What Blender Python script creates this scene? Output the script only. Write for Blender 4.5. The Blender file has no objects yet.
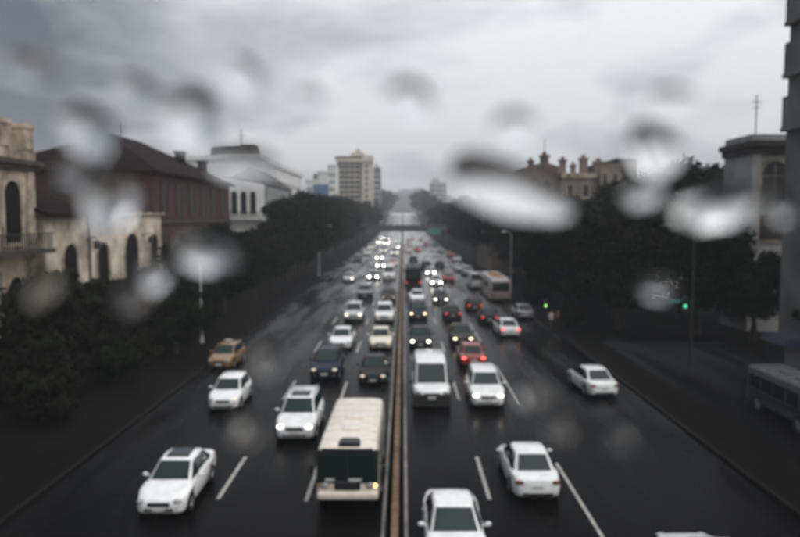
import bpy, bmesh, math, random
import numpy as np
from mathutils import Vector, Matrix, Euler
R = math.radians
random.seed(7)
scene = bpy.context.scene
C = scene.collection

# ------------------------------------------------------------------ camera
F_PX = 700.0                                   # focal length in pixels of the 800 px wide photograph
CAM_H = 10.0
PITCH = math.atan(51.5 / F_PX)
YAW = 3.0 / F_PX
cam = bpy.data.cameras.new('camera')
cam_o = bpy.data.objects.new('camera', cam); C.objects.link(cam_o)
cam_o.location = (0, 0, CAM_H)
cam_o.rotation_euler = (math.pi / 2 - PITCH, 0, YAW)
cam.sensor_width = 36; cam.lens = 36 * F_PX / 800
cam.clip_start = 0.01; cam.clip_end = 9000
cam.dof.use_dof = True
cam.dof.focus_distance = 1.26
cam.dof.aperture_fstop = 4.3
scene.camera = cam_o
CAM_R = Euler((math.pi / 2 - PITCH, 0, YAW)).to_matrix()

def ray(px, py):
    return (CAM_R @ Vector(((px - 400) / F_PX, (268.5 - py) / F_PX, -1))).normalized()
def ground(px, py, z=0.0):
    d = ray(px, py); t = (z - CAM_H) / d.z
    return Vector((d.x * t, d.y * t, z))
def at(px, py, Y):
    d = ray(px, py); t = Y / d.y
    return Vector((d.x * t, Y, CAM_H + d.z * t))

# ------------------------------------------------------------------ sky and light
SUN_EL, SUN_AZ = R(48), R(128)                 # azimuth clockwise from +Y: behind the camera, on its right
world = bpy.data.worlds.new('World'); scene.world = world
world.use_nodes = True
nt = world.node_tree; N = nt.nodes; Lk = nt.links
N.clear()
def wn(t, **kw):
    n = N.new(t)
    for k, v in kw.items(): setattr(n, k, v)
    return n
out = wn('ShaderNodeOutputWorld'); bg = wn('ShaderNodeBackground')
bg.inputs['Strength'].default_value = 0.1
tc = wn('ShaderNodeTexCoord')
sep = wn('ShaderNodeSeparateXYZ'); Lk.new(tc.outputs['Generated'], sep.inputs[0])
# overcast layer: direction projected on a flat cloud deck
zmax = wn('ShaderNodeMath', operation='MAXIMUM'); Lk.new(sep.outputs['Z'], zmax.inputs[0]); zmax.inputs[1].default_value = 0.0
zadd = wn('ShaderNodeMath', operation='ADD'); Lk.new(zmax.outputs[0], zadd.inputs[0]); zadd.inputs[1].default_value = 0.30
dx = wn('ShaderNodeMath', operation='DIVIDE'); Lk.new(sep.outputs['X'], dx.inputs[0]); Lk.new(zadd.outputs[0], dx.inputs[1])
dy = wn('ShaderNodeMath', operation='DIVIDE'); Lk.new(sep.outputs['Y'], dy.inputs[0]); Lk.new(zadd.outputs[0], dy.inputs[1])
comb = wn('ShaderNodeCombineXYZ'); Lk.new(dx.outputs[0], comb.inputs[0]); Lk.new(dy.outputs[0], comb.inputs[1])
mp = wn('ShaderNodeMapping'); Lk.new(comb.outputs[0], mp.inputs[0])
mp.inputs['Location'].default_value = (3.4, 1.3, 0.0); mp.inputs['Scale'].default_value = (1.0, 1.0, 1.0)
n1 = wn('ShaderNodeTexNoise'); Lk.new(mp.outputs[0], n1.inputs['Vector'])
n1.inputs['Scale'].default_value = 1.5; n1.inputs['Detail'].default_value = 6; n1.inputs['Roughness'].default_value = 0.52; n1.inputs['Distortion'].default_value = 0.35
# heavier cloud towards the left of the avenue
lr = wn('ShaderNodeMapRange', interpolation_type='SMOOTHSTEP'); Lk.new(sep.outputs['X'], lr.inputs['Value'])
lr.inputs['From Min'].default_value = -0.66; lr.inputs['From Max'].default_value = -0.10; lr.inputs['To Min'].default_value = -0.46; lr.inputs['To Max'].default_value = 0.11
lf = wn('ShaderNodeMath', operation='ADD'); Lk.new(lr.outputs[0], lf.inputs[0]); Lk.new(n1.outputs['Fac'], lf.inputs[1])
ramp = wn('ShaderNodeValToRGB'); Lk.new(lf.outputs[0], ramp.inputs[0])
e = ramp.color_ramp.elements
e[0].position = 0.24; e[0].color = (0.105, 0.12, 0.155, 1)
e[1].position = 0.64; e[1].color = (0.87, 0.88, 0.905, 1)
m = ramp.color_ramp.elements.new(0.44); m.color = (0.47, 0.485, 0.52, 1)
# overcast luminance gradient (CIE overcast sky: zenith brighter than horizon)
cie = wn('ShaderNodeMath', operation='MULTIPLY_ADD'); Lk.new(zmax.outputs[0], cie.inputs[0]); cie.inputs[1].default_value = 1.3; cie.inputs[2].default_value = 0.84
vm = wn('ShaderNodeVectorMath', operation='SCALE'); Lk.new(ramp.outputs[0], vm.inputs[0]); Lk.new(cie.outputs[0], vm.inputs['Scale'])
vm2 = wn('ShaderNodeVectorMath', operation='SCALE'); Lk.new(vm.outputs[0], vm2.inputs[0]); vm2.inputs['Scale'].default_value = 10.0
sky = wn('ShaderNodeTexSky', sky_type='NISHITA', sun_disc=False, sun_elevation=SUN_EL, sun_rotation=SUN_AZ)
sky.air_density = 1.0; sky.dust_density = 4.0
mix = wn('ShaderNodeMix', data_type='RGBA'); mix.inputs[0].default_value = 0.96
Lk.new(sky.outputs[0], mix.inputs['A']); Lk.new(vm2.outputs[0], mix.inputs['B'])
Lk.new(mix.outputs['Result'], bg.inputs['Color']); Lk.new(bg.outputs[0], out.inputs[0])

sun = bpy.data.lights.new('sun', 'SUN'); sun.energy = 1.1; sun.angle = R(80); sun.color = (1.0, 0.95, 0.88)
sun_o = bpy.data.objects.new('sun', sun); C.objects.link(sun_o)
sd = Vector((math.sin(SUN_AZ) * math.cos(SUN_EL), math.cos(SUN_AZ) * math.cos(SUN_EL), math.sin(SUN_EL)))
sun_o.rotation_euler = sd.to_track_quat('Z', 'Y').to_euler(); sun_o.location = (60, -60, 80)

vs = scene.view_settings
vs.view_transform = 'Standard'; vs.look = 'None'; vs.exposure = 0.0; vs.gamma = 1.0; vs.use_curve_mapping = False
cy = scene.cycles
cy.use_denoising = True
cy.max_bounces = 6; cy.diffuse_bounces = 2; cy.glossy_bounces = 3; cy.transmission_bounces = 6; cy.volume_bounces = 1; cy.transparent_max_bounces = 8
cy.caustics_reflective = False; cy.caustics_refractive = False
cy.sample_clamp_indirect = 4.0

# ------------------------------------------------------------------ materials
MATS = {}
def mat(name, col, rough=0.6, metal=0.0, emit=0.0, ecol=None, var=0.0, vscale=3.0, bump=0.0, bscale=20.0, ior=1.45, coat=0.0, spec=0.5, dirt=None):
    if name in MATS: return MATS[name]
    m = bpy.data.materials.new(name); m.use_nodes = True
    t = m.node_tree; b = t.nodes['Principled BSDF']
    b.inputs['Base Color'].default_value = (*col, 1); b.inputs['Roughness'].default_value = rough
    b.inputs['Metallic'].default_value = metal; b.inputs['IOR'].default_value = ior
    b.inputs['Coat Weight'].default_value = coat; b.inputs['Coat Roughness'].default_value = 0.08
    b.inputs['Specular IOR Level'].default_value = spec
    if emit:
        b.inputs['Emission Color'].default_value = (*(ecol or col), 1); b.inputs['Emission Strength'].default_value = emit
    if var or bump:
        co = t.nodes.new('ShaderNodeTexCoord')
    if var:
        nz = t.nodes.new('ShaderNodeTexNoise'); nz.inputs['Scale'].default_value = vscale; nz.inputs['Detail'].default_value = 6; nz.inputs['Roughness'].default_value = 0.62
        t.links.new(co.outputs['Object'], nz.inputs['Vector'])
        r = t.nodes.new('ShaderNodeValToRGB'); t.links.new(nz.outputs['Fac'], r.inputs[0])
        lo = dirt or tuple(c * (1 - var) for c in col); hi = tuple(min(1, c * (1 + var * 0.6)) for c in col)
        r.color_ramp.elements[0].position = 0.34; r.color_ramp.elements[0].color = (*lo, 1)
        r.color_ramp.elements[1].position = 0.64; r.color_ramp.elements[1].color = (*hi, 1)
        t.links.new(r.outputs[0], b.inputs['Base Color'])
    if bump:
        nb = t.nodes.new('ShaderNodeTexNoise'); nb.inputs['Scale'].default_value = bscale; nb.inputs['Detail'].default_value = 4
        t.links.new(co.outputs['Object'], nb.inputs['Vector'])
        bp = t.nodes.new('ShaderNodeBump'); bp.inputs['Strength'].default_value = bump; bp.inputs['Distance'].default_value = 0.02
        t.links.new(nb.outputs['Fac'], bp.inputs['Height']); t.links.new(bp.outputs[0], b.inputs['Normal'])
    MATS[name] = m
    return m

def wet_asphalt(name, col, r_lo, r_hi, ior):
    m = bpy.data.materials.new(name); m.use_nodes = True
    t = m.node_tree; b = t.nodes['Principled BSDF']; L = t.links.new
    co = t.nodes.new('ShaderNodeTexCoord')
    mpn = t.nodes.new('ShaderNodeMapping'); mpn.inputs['Scale'].default_value = (1, 0.12, 1); L(co.outputs['Object'], mpn.inputs[0])
    n_big = t.nodes.new('ShaderNodeTexNoise'); n_big.inputs['Scale'].default_value = 0.55; n_big.inputs['Detail'].default_value = 5; L(mpn.outputs[0], n_big.inputs['Vector'])
    rr = t.nodes.new('ShaderNodeMapRange'); rr.inputs['From Min'].default_value = 0.35; rr.inputs['From Max'].default_value = 0.65
    rr.inputs['To Min'].default_value = r_lo; rr.inputs['To Max'].default_value = r_hi
    L(n_big.outputs['Fac'], rr.inputs['Value'])
    n2 = t.nodes.new('ShaderNodeTexNoise'); n2.inputs['Scale'].default_value = 1.3; n2.inputs['Detail'].default_value = 8; n2.inputs['Roughness'].default_value = 0.7; L(mpn.outputs[0], n2.inputs['Vector'])
    rp = t.nodes.new('ShaderNodeValToRGB'); L(n2.outputs['Fac'], rp.inputs[0])
    rp.color_ramp.elements[0].position = 0.3; rp.color_ramp.elements[0].color = (*[c * 0.6 for c in col], 1)
    rp.color_ramp.elements[1].position = 0.7; rp.color_ramp.elements[1].color = (*[c * 1.5 for c in col], 1)
    n3 = t.nodes.new('ShaderNodeTexNoise'); n3.inputs['Scale'].default_value = 45; n3.inputs['Detail'].default_value = 3; L(co.outputs['Object'], n3.inputs['Vector'])
    bp = t.nodes.new('ShaderNodeBump'); bp.inputs['Strength'].default_value = 0.04; bp.inputs['Distance'].default_value = 0.008
    L(n3.outputs['Fac'], bp.inputs['Height'])
    # wet film: diffuse asphalt under a smooth water layer
    df = t.nodes.new('ShaderNodeBsdfDiffuse'); L(rp.outputs[0], df.inputs['Color'])
    gl = t.nodes.new('ShaderNodeBsdfGlossy'); gl.inputs['Color'].default_value = (1, 1, 1, 1); L(rr.outputs[0], gl.inputs['Roughness']); L(bp.outputs[0], gl.inputs['Normal'])
    fn = t.nodes.new('ShaderNodeFresnel'); fn.inputs['IOR'].default_value = ior
    mx = t.nodes.new('ShaderNodeMixShader'); L(fn.outputs[0], mx.inputs[0]); L(df.outputs[0], mx.inputs[1]); L(gl.outputs[0], mx.inputs[2])
    L(mx.outputs[0], t.nodes['Material Output'].inputs['Surface']); t.nodes.remove(b)
    MATS[name] = m
    return m

ROAD = wet_asphalt('wet_asphalt', (0.0034, 0.0034, 0.0037), 0.17, 0.35, 1.066)
SERVICE = wet_asphalt('service_asphalt', (0.004, 0.004, 0.0043), 0.35, 0.6, 1.02)
PAVE = mat('wet_pavement', (0.0045, 0.0042, 0.0040), 0.8, var=0.4, vscale=0.8, spec=0.05)
KERB = mat('kerb_stone', (0.0062, 0.006, 0.0057), 0.7, var=0.5, vscale=1.2, spec=0.1)
MKERB = mat('median_kerb_stone', (0.22, 0.205, 0.185), 0.55, var=0.35, vscale=0.9, ior=1.3)
EARTH = mat('dark_earth', (0.0045, 0.0043, 0.0038), 0.85, var=0.4, vscale=0.2, spec=0.05)
LINE = mat('road_paint', (0.40, 0.39, 0.37), 0.5, var=0.45, vscale=2.2, ior=1.3)
RUST = mat('rusty_brown_paint', (0.165, 0.10, 0.052), 0.6, var=0.55, vscale=0.8, ior=1.3)
GLASS = mat('car_glass', (0.009, 0.020, 0.020), 0.07, ior=1.33)
TYRE = mat('tyre_rubber', (0.012, 0.012, 0.012), 0.8)
RIM = mat('alloy_rim', (0.35, 0.35, 0.36), 0.35, metal=0.9)
BLACK = mat('black_plastic', (0.012, 0.012, 0.013), 0.5)
CHROME = mat('chrome', (0.6, 0.6, 0.6), 0.2, metal=1.0)
PLATE = mat('plate_white', (0.5, 0.5, 0.48), 0.5)
LAMP = {
    'off': mat('headlight_off', (0.30, 0.31, 0.31), 0.12, ior=1.5, coat=0.5),
    'dim': mat('headlight_dim', (0.6, 0.58, 0.5), 0.3, emit=0.55, ecol=(1.0, 0.80, 0.52)),
    'warm': mat('headlight_warm', (0.8, 0.7, 0.5), 0.3, emit=4.5, ecol=(1.0, 0.76, 0.46)),
    'on': mat('headlight_on', (0.8, 0.8, 0.75), 0.3, emit=7.0, ecol=(1.0, 0.92, 0.76)),
    'bright': mat('headlight_bright', (0.8, 0.8, 0.75), 0.3, emit=40.0, ecol=(1.0, 0.95, 0.85)),
}
TAIL = {
    'off': mat('tail_light_off', (0.13, 0.012, 0.012), 0.2, coat=0.4),
    'on': mat('tail_light_on', (0.5, 0.02, 0.02), 0.3, emit=0.9, ecol=(1.0, 0.09, 0.08)),
    'brake': mat('tail_light_brake', (0.6, 0.03, 0.03), 0.3, emit=3.2, ecol=(1.0, 0.12, 0.11)),
}
def paint(name, col, rough=0.32):
    dark = max(col) < 0.1
    return mat('paint_' + name, col, rough, coat=0.05 if dark else 0.6, var=0.16, vscale=2.2, ior=1.45, spec=0.12 if dark else 0.5)
P = {
    'white': paint('white', (0.80, 0.80, 0.79)), 'cream': paint('cream', (0.72, 0.66, 0.54)), 'silver': paint('silver', (0.46, 0.47, 0.48)),
    'grey': paint('grey', (0.20, 0.205, 0.21)), 'black': paint('black', (0.008, 0.008, 0.009)), 'blue': paint('blue', (0.009, 0.013, 0.028)),
    'green': paint('green', (0.010, 0.016, 0.015)), 'red': paint('red', (0.26, 0.018, 0.022)), 'maroon': paint('maroon', (0.045, 0.012, 0.014)),
    'brown': paint('brown', (0.034, 0.029, 0.026)), 'ochre': paint('ochre', (0.19, 0.098, 0.026)), 'pink': paint('pink', (0.62, 0.45, 0.42)),
    'busgrey': paint('busgrey', (0.085, 0.088, 0.09)), 'buscream': paint('buscream', (0.74, 0.67, 0.56)), 'tan': paint('tan', (0.40, 0.31, 0.27)), 'orange': paint('orange', (0.62, 0.36, 0.20)),
}

# ------------------------------------------------------------------ mesh helpers
class MB:
    def __init__(s): s.v = []; s.f = []
    def add(s, vs, fs):
        o = len(s.v); s.v += [tuple(v) for v in vs]; s.f += [tuple(i + o for i in f) for f in fs]; return s
    def box(s, x0, x1, y0, y1, z0, z1):
        return s.add([(x0,y0,z0),(x1,y0,z0),(x1,y1,z0),(x0,y1,z0),(x0,y0,z1),(x1,y0,z1),(x1,y1,z1),(x0,y1,z1)],
                     [(0,3,2,1),(4,5,6,7),(0,1,5,4),(1,2,6,5),(2,3,7,6),(3,0,4,7)])
    def tube(s, pts, rad, seg=8, cap=True):
        pts = [Vector(p) for p in pts]; rings = []
        for i, p in enumerate(pts):
            d = (pts[min(i + 1, len(pts) - 1)] - pts[max(i - 1, 0)]).normalized()
            a = d.cross(Vector((0, 0, 1)))
            if a.length < 1e-3: a = Vector((1, 0, 0))
            a.normalize(); b = d.cross(a)
            r = rad[i] if isinstance(rad, (list, tuple)) else rad
            rings.append([p + a * (r * math.cos(2 * math.pi * k / seg)) + b * (r * math.sin(2 * math.pi * k / seg)) for k in range(seg)])
        vs = [v for r_ in rings for v in r_]; fs = []
        for i in range(len(pts) - 1):
            for k in range(seg):
                k2 = (k + 1) % seg
                fs.append((i * seg + k, i * seg + k2, (i + 1) * seg + k2, (i + 1) * seg + k))
        if cap:
            fs.append(tuple(reversed(range(seg)))); fs.append(tuple((len(pts) - 1) * seg + k for k in range(seg)))
        return s.add(vs, fs)
    def prism(s, poly, axis, a0, a1):
        """extrude a 2-D polygon (u, v) along axis 'y' (u=x, v=z) or 'x' (u=y, v=z)"""
        n = len(poly)
        if axis == 'y': vs = [(u, a0, v) for u, v in poly] + [(u, a1, v) for u, v in poly]
        else: vs = [(a0, u, v) for u, v in poly] + [(a1, u, v) for u, v in poly]
        fs = [tuple(range(n)), tuple(reversed(range(n, 2 * n)))] + [(i, i + n, (i + 1) % n + n, (i + 1) % n) for i in range(n)]
        return s.add(vs, fs)
    def ellipsoid(s, c, r, nu=10, nv=6):
        vs = [(c[0], c[1], c[2] + r[2])]; fs = []
        for j in range(1, nv):
            th = math.pi * j / nv
            for i in range(nu):
                ph = 2 * math.pi * i / nu
                vs.append((c[0] + r[0] * math.sin(th) * math.cos(ph), c[1] + r[1] * math.sin(th) * math.sin(ph), c[2] + r[2] * math.cos(th)))
        vs.append((c[0], c[1], c[2] - r[2])); last = len(vs) - 1
        for i in range(nu):
            i2 = (i + 1) % nu
            fs.append((0, 1 + i, 1 + i2)); fs.append((last, 1 + (nv - 2) * nu + i2, 1 + (nv - 2) * nu + i))
            for j in range(nv - 2):
                fs.append((1 + j * nu + i, 1 + (j + 1) * nu + i, 1 + (j + 1) * nu + i2, 1 + j * nu + i2))
        return s.add(vs, fs)
    def mesh(s, name, smooth=False, bevel=0.0, seg=2, angle=40):
        me = bpy.data.meshes.new(name); me.from_pydata(s.v, [], s.f)
        bm = bmesh.new(); bm.from_mesh(me)
        bmesh.ops.recalc_face_normals(bm, faces=bm.faces)
        if bevel:
            bmesh.ops.bevel(bm, geom=[e_ for e_ in bm.edges], offset=bevel, segments=seg, profile=0.5, affect='EDGES', clamp_overlap=True)
        bm.to_mesh(me); bm.free()
        if smooth:
            me.polygons.foreach_set('use_smooth', [True] * len(me.polygons))
            me.set_sharp_from_angle(angle=R(angle))
        me.materials.append(None)
        return me

def link(name, me, material, parent=None, loc=(0, 0, 0), rot=(0, 0, 0)):
    o = bpy.data.objects.new(name, me); C.objects.link(o)
    o.location = loc; o.rotation_euler = rot
    if parent is not None: o.parent = parent
    if material is not None and len(o.material_slots):
        o.material_slots[0].link = 'OBJECT'; o.material_slots[0].material = material
    return o
def empty(name, loc=(0, 0, 0), rz=0.0):
    o = bpy.data.objects.new(name, None); C.objects.link(o); o.location = loc; o.rotation_euler = (0, 0, rz); o.empty_display_size = 0.3
    return o
def tag(o, label, cat, group=None):
    o['label'] = label; o['category'] = cat
    if group: o['group'] = group
    return o
def structure(o): o['kind'] = 'structure'; return o

# ------------------------------------------------------------------ ground, road, median
def hgt(y):
    if y < 290: return 0.0
    if y < 620: return 0.00009 * (y - 290) ** 2
    return 9.801 + 5.0 * (1 - math.exp(-(y - 620) / 84.0))
def strip(x0, x1, y0, y1, dz, step=20.0, nx=1):
    ys = [y0]
    while ys[-1] < y1 - 1e-6:
        ys.append(min(y1, ys[-1] + (step if ys[-1] > 200 else 40)))
    xs = [x0 + (x1 - x0) * i / nx for i in range(nx + 1)]
    vs = [(x, y, hgt(y) + dz) for y in ys for x in xs]
    fs = [(j * (nx + 1) + i, j * (nx + 1) + i + 1, (j + 1) * (nx + 1) + i + 1, (j + 1) * (nx + 1) + i) for j in range(len(ys) - 1) for i in range(nx)]
    return MB().add(vs, fs)
def bar(x0, x1, y0, y1, z0, z1):
    """a long raised bar that follows the road's height"""
    ys = [y0]
    while ys[-1] < y1 - 1e-6: ys.append(min(y1, ys[-1] + 25))
    m_ = MB(); vs = []; fs = []
    for y in ys:
        h = hgt(y); vs += [(x0, y, h + z0), (x1, y, h + z0), (x1, y, h + z1), (x0, y, h + z1)]
    for j in range(len(ys) - 1):
        a, b = 4 * j, 4 * j + 4
        fs += [(a, a+1, b+1, b), (a+1, a+2, b+2, b+1), (a+2, a+3, b+3, b+2), (a+3, a, b, b+3)]
    n = 4 * (len(ys) - 1); fs += [(3, 2, 1, 0), (n, n+1, n+2, n+3)]
    return m_.add(vs, fs)
XL, XR = -13.0, 13.2
structure(link('ground', strip(-1350, 1350, -60, 2850, -0.02, nx=6).mesh('ground'), EARTH))
road = structure(link('road', strip(XL, XR, -55, 950, 0.0).mesh('road'), ROAD))
structure(link('service_road', strip(16.0, 25.5, -55, 56, 0.006).mesh('service_road'), SERVICE))
structure(link('pavement_left', bar(-25.2, XL - 0.2, -50, 280, -0.1, 0.12).mesh('pavement_left'), PAVE))
structure(link('pavement_right', bar(XR + 0.2, 15.8, -50, 280, -0.1, 0.12).mesh('pavement_right'), PAVE))
structure(link('kerb_left', bar(XL - 0.2, XL, -50, 280, -0.1, 0.135).mesh('kerb_left'), KERB))
structure(link('kerb_right', bar(XR, XR + 0.2, -50, 280, -0.1, 0.135).mesh('kerb_right'), KERB))
structure(link('median_kerb_left', bar(-0.68, -0.57, -40, 900, -0.05, 0.16).mesh('median_kerb'), MKERB))
structure(link('median_kerb_right', bar(0.05, 0.16, -40, 900, -0.05, 0.16).mesh('median_kerb'), MKERB))
structure(link('median_strip', bar(-0.555, 0.035, -40, 900, -0.05, 0.10).mesh('median_strip'), EARTH))
# lane markings, each dash a piece of the road
dash_me = MB().box(-0.07, 0.07, 0, 4.4, 0, 0.004).mesh('lane_dash')
for lx, y0 in ((3.08, 10.6), (-3.42, 10.4), (-6.58, 10.6)):
    far = MB()
    for k in range(60):
        y = y0 + 13.6 * k
        if y < 190: link('lane_dash', dash_me, LINE, road, (lx, y, 0.004))
        elif y < 800: far.add(*(lambda s_: (s_.v, s_.f))(strip(lx - 0.07, lx + 0.07, y, y + 4.4, 0.02)))
    fo = link('lane_dash_far', far.mesh('lane_dash_far'), LINE, road); fo['kind'] = 'stuff'
long_me = MB().box(-0.055, 0.055, 0, 9.8, 0, 0.004).mesh('lane_line')
for k in range(11): link('lane_line', long_me, LINE, road, (6.25, 18.1 + 18.8 * k, 0.004))
# brown guard rail down the median
rail = tag(empty('guard_rail', (-0.25, 0, 0)), 'long rust brown guard rail running down the middle of the avenue', 'guard rail')
rb = bar(-0.105, 0.105, -30, 420, 0.42, 0.62)
link('beam', rb.mesh('beam', bevel=0.0), RUST, rail)
post_me = MB().box(-0.06, 0.06, -0.06, 0.06, 0.0, 0.415).mesh('post')
for k in range(48): link('post', post_me, RUST, rail, (0, 4 + 4 * k, 0.08))
joint_me = MB().box(-0.12, 0.12, -0.16, 0.16, 0.40, 0.635).mesh('joint')
for k in range(24): link('joint_plate', joint_me, RUST, rail, (0, 6 + 8 * k, 0))

# ------------------------------------------------------------------ hills
HILL = mat('hill_scrub', (0.035, 0.045, 0.045), 0.9, var=0.4, vscale=0.02)
hb = MB(); nx_, ny_ = 60, 14
hv = []; hf = []
for j in range(ny_ + 1):
    for i in range(nx_ + 1):
        x = -1300 + 2600 * i / nx_; y = 1050 + 1750 * j / ny_
        t_ = math.sin(math.pi * j / ny_)
        z = 12 + t_ * (34 + 18 * math.sin(x * 0.006 + 0.6) + 14 * math.sin(x * 0.017 + 2.0) + 9 * math.sin(x * 0.041 + j)) + 12 * math.exp(-((x - 30) / 140) ** 2) * t_
        hv.append((x, y, z))
for j in range(ny_):
    for i in range(nx_):
        a = j * (nx_ + 1) + i; hf.append((a, a + 1, a + nx_ + 2, a + nx_ + 1))
structure(link('hills', MB().add(hv, hf).mesh('hills', smooth=True, angle=80), HILL))

# ------------------------------------------------------------------ buildings
PANE = mat('window_glass', (0.012, 0.013, 0.015), 0.12)
SHUT = mat('dark_shutter', (0.030, 0.024, 0.020), 0.6)
DKSH = mat('black_shutter', (0.010, 0.009, 0.008), 0.7, ior=1.15)
STUCCO = mat('beige_stucco', (0.52, 0.42, 0.32), 0.85, var=0.42, vscale=0.5, bump=0.3, bscale=6, dirt=(0.10, 0.08, 0.062))
STUCCO2 = mat('pale_stucco', (0.68, 0.585, 0.475), 0.85, var=0.4, vscale=0.45, bump=0.3, bscale=6, dirt=(0.30, 0.25, 0.20))
TRIM = mat('stone_trim', (0.44, 0.37, 0.29), 0.8, var=0.45, vscale=0.8, dirt=(0.11, 0.09, 0.07))
DTRIM = mat('dark_stone_trim', (0.05, 0.042, 0.035), 0.8, var=0.5, vscale=0.8)
OCHREW = mat('ochre_brick', (0.056, 0.022, 0.012), 0.85, var=0.4, vscale=0.5)
ROOFT = mat('dark_red_tiles', (0.012, 0.0045, 0.0038), 0.9, var=0.5, vscale=0.5, bump=0.8, bscale=3, spec=0.08)
WHITEW = mat('white_render', (0.66, 0.65, 0.63), 0.8, var=0.2, vscale=0.3)
GREYGREEN = mat('grey_green_cladding', (0.24, 0.27, 0.26), 0.7, var=0.2, vscale=0.3)
TOWERW = mat('tower_beige', (0.52, 0.46, 0.38), 0.8, var=0.15, vscale=0.1)
PINKW = mat('dusky_pink_render', (0.11, 0.075, 0.072), 0.85, var=0.35, vscale=0.3)
CREAMW = mat('cream_brown_render', (0.20, 0.155, 0.122), 0.85, var=0.4, vscale=0.3)
CONC = mat('stained_concrete', (0.21, 0.205, 0.19), 0.85, var=0.35, vscale=0.25, bump=0.2, bscale=5)
GREYW = mat('grey_white_render', (0.46, 0.45, 0.44), 0.85, var=0.3, vscale=0.3)
BLUE = mat('blue_panel', (0.03, 0.085, 0.20), 0.5)
DARKROOF = mat('dark_roof', (0.03, 0.028, 0.028), 0.8, var=0.3, vscale=0.4)
IRON = mat('dark_iron', (0.02, 0.02, 0.02), 0.6)
POLE = mat('galvanised_pole', (0.42, 0.43, 0.44), 0.45, metal=0.3, var=0.2)
DPOLE = mat('dark_pole', (0.02, 0.02, 0.02), 0.5)

ROT = {'S': 0.0, 'E': math.pi / 2, 'W': -math.pi / 2}
_wc = {}
def outline(w, h, arch):
    if not arch: return [(-w/2, 0), (w/2, 0), (w/2, h), (-w/2, h)]
    r = w / 2; pts = [(-r, 0), (r, 0)]
    for k in range(9):
        a = math.pi * k / 8; pts.append((r * math.cos(a), h - r + r * math.sin(a)))
    return pts
def window_meshes(w, h, arch, fr):
    key = (round(w, 2), round(h, 2), arch, fr)
    if key in _wc: return _wc[key]
    inn = outline(w, h, arch); outp = outline(w + 2 * fr, h + 2 * fr, arch); outp = [(u, v - fr) for u, v in outp]
    n = len(inn); vs = []; fs = []
    for y in (-0.14, 0.06):
        vs += [(u, y, v) for u, v in inn] + [(u, y, v) for u, v in outp]
    for i in range(n):
        j = (i + 1) % n
        fs += [(i, j, n + j, n + i), (2*n + i, 3*n + i, 3*n + j, 2*n + j), (i, 2*n + i, 2*n + j, j), (n + i, n + j, 3*n + j, 3*n + i)]
    frame = MB().add(vs, fs).mesh('window')
    pane = MB().prism(inn, 'y', -0.03, 0.03).mesh('pane')
    bars = MB().box(-0.035, 0.035, -0.07, -0.032, 0.02, h - (0.1 if arch else 0.02)).box(-w/2 + .02, w/2 - .02, -0.065, -0.034, h * 0.62, h * 0.62 + 0.06).mesh('glazing_bar')
    sill = MB().box(-w/2 - fr - .08, w/2 + fr + .08, -0.28, -0.142, -fr - 0.14, -fr + 0.0).mesh('sill')
    _wc[key] = (frame, pane, bars, sill)
    return _wc[key]
def window(root, face, pos, w, h, arch=False, frame_mat=TRIM, fr=0.14, pane_mat=PANE, bars=False, sill=False, name='window'):
    f, p_, b_, s_ = window_meshes(w, h, arch, fr)
    o = link(name, f, frame_mat, root, tuple(Vector(pos) - root.location), (0, 0, ROT[face]))
    link('pane', p_, pane_mat, o)
    if bars: link('glazing_bar', b_, frame_mat, o)
    if sill: link('sill', s_, frame_mat, o)
    return o
def part(root, name, mb, material, **kw):
    """mesh built in world coordinates, parented to root"""
    off = root.location; mb.v = [(x - off.x, y - off.y, z - off.z) for x, y, z in mb.v]
    return link(name, mb.mesh(name, **kw), material, root)
def sub(o, name, mb, material, **kw):
    p_ = o.parent; off = (p_.location if p_ else Vector((0, 0, 0))) + o.location
    mb.v = [(x - off.x, y - off.y, z - off.z) for x, y, z in mb.v]
    return link(name, mb.mesh(name, **kw), material, o)
def hip_roof(x0, x1, y0, y1, z0, z1, inset, ov=0.5):
    x0 -= ov; x1 += ov; y0 -= ov; y1 += ov; xm = (x0 + x1) / 2
    return MB().add([(x0,y0,z0),(x1,y0,z0),(x1,y1,z0),(x0,y1,z0),(xm,y0+inset,z1),(xm,y1-inset,z1),(x0,y0,z0-.2),(x1,y0,z0-.2),(x1,y1,z0-.2),(x0,y1,z0-.2)],
                    [(0,1,4),(1,2,5,4),(2,3,5),(3,0,4,5),(6,9,8,7),(0,6,7,1),(1,7,8,2),(2,8,9,3),(3,9,6,0)])

# --- ornate beige corner house at the left edge
b = tag(empty('corner_house', (-30, 44, 0)), 'ornate weathered beige house with tall arched window and balcony at the left edge', 'house')
FX = -25.3
part(b, 'wall', MB().box(-36, FX, 34, 48.2, 0, 13.4), STUCCO)
part(b, 'cornice', MB().box(-36.4, FX + .55, 33.6, 48.6, 13.4, 13.75).box(-36.2, FX + .35, 33.8, 48.4, 13.1, 13.39), DTRIM)
pp = MB().box(-36, FX + .1, 34, 48.3, 13.76, 14.5)
part(b, 'parapet', pp, STUCCO)
for y in (41.0, 44.6, 47.4):
    part(b, 'parapet_block', MB().box(FX - 1.2, FX + .2, y - .55, y + .55, 14.51, 15.9).box(FX - 1.3, FX + .3, y - .65, y + .65, 15.91, 16.2), STUCCO)
part(b, 'scroll_ornament', MB().prism([(42.0, 14.51), (43.9, 14.51), (43.7, 15.6), (43.2, 16.1), (42.7, 16.1), (42.2, 15.6)], 'x', FX - .8, FX + .12), STUCCO)
for y in (37.0, 41.2, 45.3):
    window(b, 'E', (FX, y, 8.35), 2.0, 4.0, True, TRIM, 0.28, DKSH, False)
    window(b, 'E', (FX, y, 2.0), 2.0, 4.1, True, TRIM, 0.22, DKSH, False)
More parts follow.
